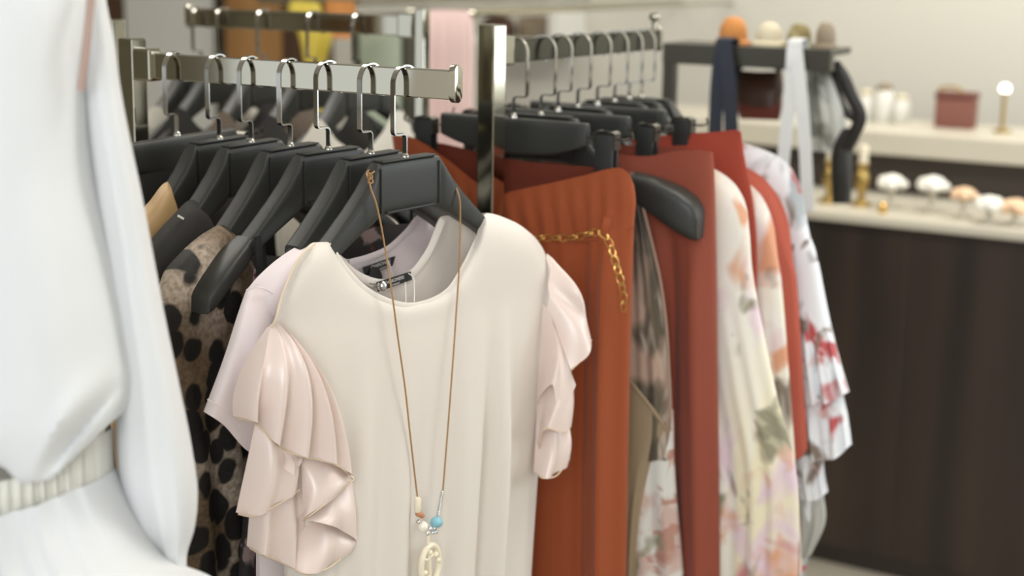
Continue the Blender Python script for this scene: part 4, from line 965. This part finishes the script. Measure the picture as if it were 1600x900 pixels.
# ------------------------------------------------------------------ dark steel shelf with hats, left of the counter
S0 = P(1036, 66, 2.55); sz = S0[2]; SE = on_plane(1298, 84, S0, np.array([0, 0, 1.]))
sa0, sb = to_room(S0)[:2]; sa1 = to_room(on_plane(1298, 84, room(0, sb), B_))[0]
sz = float(on_plane(1170, 73, room(0, sb), B_)[2])
shf = empty('display_shelf', room((sa0+sa1)/2, sb+.12, 0), ROOM, 'dark steel display shelf with hats on it behind the right rail', 'shelf')
slab('rail', sa0, sa1, sb, sb+.025, sz-.038, sz, M['dull_steel'], shf)
slab('board', sa0, sa1, sb+.025, sb+.13, sz-.012, sz, M['dull_steel'], shf)
for a in (sa0+.012,):
    for b in (sb+.012,): slab('post', a-.011, a+.011, b-.011, b+.011, 0, sz-.038 if b < sb+.1 else sz-.012, M['dull_steel'], shf)
def hat(px, wpx, hpx, m, lb, brim=1.25):
    q = stand_at(px, sb+.07, sz); s_ = scale_at(q); r_, h_ = wpx*s_/2, hpx*s_
    r = empty('hat', q, 0, lb, 'hat', 'hats on the dark steel shelf'); bm = bmesh.new(); lathe(bm, [(r_*.86, .002), (r_*.92, h_*.3), (r_*.86, h_*.62), (r_*.6, h_*.9), (r_*.25, h_), (0, h_)], seg=24); obj('crown', bm, M[m], r)
    bm = bmesh.new(); lathe(bm, [(r_*.84, .006), (r_*brim*.9, .002), (r_*brim, 0), (r_*brim, .004), (r_*.86, .010)], seg=24); obj('brim', bm, M[m], r)
hat(1135, 48, 42, 'orangecloth', 'orange hat at the left on the dark steel shelf', 1.2)
hat(1190, 44, 36, 'hatbeige', 'pale beige hat in the middle of the dark steel shelf', 1.2)
hat(1236, 42, 36, 'hatolive', 'olive patterned hat on the dark steel shelf behind the white ribbon', 1.15)
hat(1277, 34, 40, 'bagtaupe', 'taupe hat at the right end of the dark steel shelf', 1.1)
fs = Fr(np.array([*room((sa0+sa1)/2, sb-.004)[:2], sz]), ROOM)
def strap_loop(name, m, strands, label, cat, w, top):
    r = empty(name, fs.O, fs.ang, label, cat)
    for pts in strands:
        bm = bmesh.new(); sweep(bm, spline([fs.px(*p) for p in pts], 30), w, .0012, side=(1, 0, 0), rect=True); obj('strand', bm, m, r)
    bm = bmesh.new(); c = fs.px(*top, -.006); sweep(bm, [c+np.array([0, y, z]) for y, z in ((-.003, -.04), (-.003, -.01), (.004, .010), (.03, .012), (.045, .006), (.045, -.08))], w*1.1, .0012, side=(1, 0, 0), rect=True); obj('loop', bm, m, r)
    return r
strap_loop('ribbon_belt', M['ribbon'], [[(1241, 68, -.006), (1234, 150, -.010), (1224, 250, -.012), (1218, 330, -.012)], [(1243, 68, -.006), (1252, 150, -.012), (1258, 230, -.014), (1262, 330, -.014)]], 'white ribbon looped over the dark shelf rail, hanging in two strands', 'ribbon', .0115, (1241, 72))
strap_loop('navy_sash', M['navy'], [[(1129, 66, -.006), (1122, 120, -.010), (1118, 190, -.012), (1116, 300, -.012)], [(1131, 66, -.008), (1138, 120, -.014), (1142, 190, -.016), (1144, 300, -.016)]], 'navy sash looped over the dark shelf rail above the rust red skirt', 'sash', .0135, (1130, 70))
# bag and scarf hanging under / beside the shelf
fb = Fr(np.array([*room((sa0+sa1)/2, sb+.12)[:2], sz]), ROOM)
hb = empty('handbag', fb.O, fb.ang, 'dark brown and oxblood handbag hanging under the dark steel shelf', 'handbag')
def bag_sheet(o_name, m, rows, b, fr, parent):
    bm = bmesh.new(); sheet(bm, fr, rows, b, -1, 30, 8, None, 4); sheet(bm, fr, rows, b, 1, 30, 8, None, 4); return obj(o_name, bm, m, parent)
bag_sheet('flap', M['bagbrown'], [[(1146, 108), (1185, 112), (1222, 112)], [(1144, 140), (1224, 142)], [(1148, 158), (1185, 168), (1220, 160)]], [.02, .045, .05], fb, hb)
bag_sheet('pouch', M['bagred'], [[(1148, 140), (1222, 142)], [(1150, 165), (1222, 167)], [(1156, 186), (1218, 188)]], [.03, .04, .03], fb, hb)
bm = bmesh.new(); sweep(bm, spline([fb.px(*p) for p in [(1150, 112, 0), (1162, 98, 0), (1172, 88, 0)]], 10)+spline([fb.px(*p) for p in [(1196, 88, 0), (1208, 98, 0), (1219, 112, 0)]], 10), .006, .003, seg=6); obj('handle', bm, M['bagbrown'], hb)
def sc_(bm):
    rw = [[(1262, 98), (1298, 100)], [(1258, 130), (1306, 130)], [(1262, 180), (1322, 185)], [(1262, 236), (1330, 240)]]
    sheet(bm, fb, rw, [.006, .02, .03, .02], -1, 30, 8, folds(301, .008, [2, 3], 0)); sheet(bm, fb, rw, [.006, .02, .03, .02], 1, 30, 8)
garment_obj('scarf', fb, M['greyscarf'], label='grey and white patterned scarf at the right end of the dark shelf', cat='scarf', build=sc_)
sb_ = empty('shoulder_bag', fb.O, fb.ang, 'black leather bag with a broad curved strap beside the grey scarf', 'shoulder bag')
bm = bmesh.new(); sweep(bm, spline([fb.px(*p) for p in [(1302, 100, -.03), (1316, 118, -.04), (1330, 150, -.045), (1344, 182, -.045), (1334, 210, -.04), (1320, 236, -.03)]], 40), .012, .004, side=(1, 0, 0), seg=8); obj('strap', bm, M['blackleather'], sb_)
bm = bmesh.new(); sweep(bm, spline([fb.px(*p) for p in [(1303, 100, -.01), (1308, 140, -.01), (1318, 170, -.01), (1344, 190, -.02)]], 30), .009, .004, side=(1, 0, 0), seg=8); obj('strap', bm, M['blackleather'], sb_)
bag_sheet('pouch', M['blackleather'], [[(1302, 200), (1336, 200)], [(1298, 250), (1332, 250)], [(1300, 318), (1330, 318)]], [.02, .04, .035], fb, sb_)

# ------------------------------------------------------------------ far left: clothes, panels and bags by the wall
def wall_rail(px0, px1, py, b, label):
    p0 = on_plane(px0, py, room(0, b), B_); p1 = on_plane(px1, py, room(0, b), B_); z = (p0[2]+p1[2])/2; p0[2] = p1[2] = z
    r = empty('wall_rail', p0, 0, label, 'rail'); bm = bmesh.new(); sweep(bm, [(0, 0, 0), tuple(p1-p0)], .010, .010, seg=12); obj('bar', bm, M['chrome'], r)
    for k, q in ((0, p0), (1, p1)):
        bm = bmesh.new(); e = (q-p0); sweep(bm, [tuple(e), tuple(e + B_*(DB-b))], .006, .006, seg=8); obj('bracket', bm, M['chrome'], r)
    return p0, p1
p0, p1 = wall_rail(640, 745, 20, 2.62, 'wall rail holding the pink striped scarf')
fk = Fr((p0+p1)/2, ROOM)
def pk(bm):
    rw = [[(652, 16), (700, 15), (738, 17)], [(651, 30), (739, 30)], [(652, 110), (740, 110)], [(656, 208), (738, 208)], [(658, 300), (736, 300)]]
    sheet(bm, fk, rw, [.011, .016, .018, .02, .02], -1, 60, 8, folds(311, .006, [3, 5], 0), 8); sheet(bm, fk, rw, [.011, .014, .016, .016, .016], 1, 40, 8, None, 8)
garment_obj('pink_scarf', fk, M['pinkstripe'], label='pink striped scarf draped over the wall rail behind the end cap', cat='scarf', build=pk)
p0, p1 = wall_rail(405, 560, 2, 2.9, 'far wall rail with yellow and orange clothes')
fy = Fr((p0+p1)/2, ROOM)
def yl(bm):
    rw = [[(452, 0), (500, 4)], [(450, 20), (505, 22)], [(462, 44), (520, 42)], [(476, 100), (508, 100)], [(478, 200), (506, 200)]]
    sheet(bm, fy, rw, [.012, .02, .02, .02, .02], -1, 40, 8, folds(321, .008, [3, 4], 0), 6); sheet(bm, fy, rw, .014, 1, 30, 8)
garment_obj('yellow_scarf', fy, M['yellow'], label='mustard yellow scarf hanging from the far wall rail', cat='scarf', build=yl)
def og(bm):
    rw = [[(506, 0), (556, 2)], [(508, 14), (556, 16)], [(512, 30), (552, 30)], [(515, 60), (550, 60)]]
    sheet(bm, fy, rw, .014, -1, 30, 8, folds(322, .006, [2, 3], 0), 6); sheet(bm, fy, rw, .012, 1, 24, 8)
garment_obj('orange_scarf', fy, M['orangecloth'], label='orange scarf folded over the far wall rail beside the yellow one', cat='scarf', build=og)
def cabinet(px0, px1, py0, py1, b, m, nm, lb, cat, dep=.06):
    p0 = to_room(on_plane(px0, py0, room(0, b), B_)); p1 = to_room(on_plane(px1, py1, room(0, b), B_))
    z1 = p0[2]; z0 = p1[2]
    r = empty(nm, room((p0[0]+p1[0])/2, b, 0), ROOM, lb, cat)
    slab('panel', p0[0], p1[0], b, b+dep, 0 if z0 < .9 else z0, z1, m, r); t = .015
    slab('frame', p0[0]-t, p0[0], b-.005, b+dep, 0 if z0 < .9 else z0, z1+t, M['dull_steel'], r); slab('frame', p1[0], p1[0]+t, b-.005, b+dep, 0 if z0 < .9 else z0, z1+t, M['dull_steel'], r)
    slab('frame', p0[0], p1[0], b-.005, b+dep, z1, z1+t, M['dull_steel'], r)
cabinet(560, 628, 32, 700, 3.0, M['greenpanel'], 'glass_cabinet', 'grey-green glass cabinet behind the post of the rail behind', 'cabinet', .3)
# bags on a wall shelf seen over the bright post
ba0, ba1 = back_a(738, 60, DB-.2), back_a(872, 60, DB-.2); wz = float(on_plane(800, 60, room(0, DB-.2), B_)[2])
ws = empty('wall_shelf', room((ba0+ba1)/2, DB-.1, 0), ROOM, 'white wall shelf with two bags above the right rail', 'shelf')
slab('board', ba0, ba1, DB-.22, DB, wz-.02, wz, M['wallwhite'], ws); slab('side', ba1-.03, ba1, DB-.22, DB, wz, wz+.14, M['wallwhite'], ws)
fw = Fr(np.array([*room((ba0+ba1)/2, DB-.12)[:2], wz]), ROOM)
for nm, m, rw, lb in (('brown', 'bagbrown', [[(760, 26), (782, 22), (800, 30)], [(750, 44), (806, 44)], [(752, 60), (806, 60)]], 'dark brown bag on the white wall shelf, left of the taupe one'), ('taupe', 'bagtaupe', [[(812, 26), (838, 24), (860, 26)], [(808, 44), (862, 44)], [(810, 60), (860, 60)]], 'taupe bag on the white wall shelf beside its upright side')):
    r = empty('clutch_bag', fw.O, fw.ang, lb, 'handbag', 'bags on the wall shelf'); bag_sheet('body', M[m], rw, [.01, .05, .045], fw, r)
    bm = bmesh.new(); x0, x1 = rw[1][0][0]+14, rw[1][1][0]-14; sweep(bm, spline([fw.px(*p) for p in [(x0, 34, -.02), ((x0+x1)/2, 26, -.03), (x1, 34, -.02)]], 14), .004, .004, seg=6); obj('handle', bm, M[m], r)
# second chrome rack post seen at the left between the white dress and the near rail
q = P(176, 30, 1.98)
r = empty('clothes_rack', (q[0], q[1], 0), ROOM, 'chrome rack post showing between the white dress and the near rail', 'clothes rack')
bm = bmesh.new(); bx(bm, 0, 0, q[2]/2, .026, .026, q[2], .003); obj('post', bm, M['chrome'], r, smooth=False)
bm = bmesh.new(); bx(bm, -.2, 0, q[2]-.03, .4, .011, .032, .002); obj('rail', bm, M['chrome'], r, smooth=False)
bm = bmesh.new(); bx(bm, 0, 0, .015, .5, .04, .03, .004); bx(bm, 0, 0, .015, .04, .5, .03, .004); obj('base', bm, M['chrome'], r, smooth=False)
# ceiling lamps that carry the room light
for nm, (x, y), a, lb in (('ceiling_lamp', (.9, 1.6), 1.2, 'long ceiling lamp above the racks'), ('ceiling_lamp', (1.2, 3.3), 1.4, 'long ceiling lamp above the counter'), ('ceiling_lamp', (-1.2, 2.7), 1.4, 'long ceiling lamp at the far left')):
    r = empty(nm, (x, y, 2.86), 0, lb, 'ceiling lamp'); bm = bmesh.new(); bx(bm, 0, 0, 0, a, .3, .08, .01); obj('housing', bm, M['wallwhite'], r)
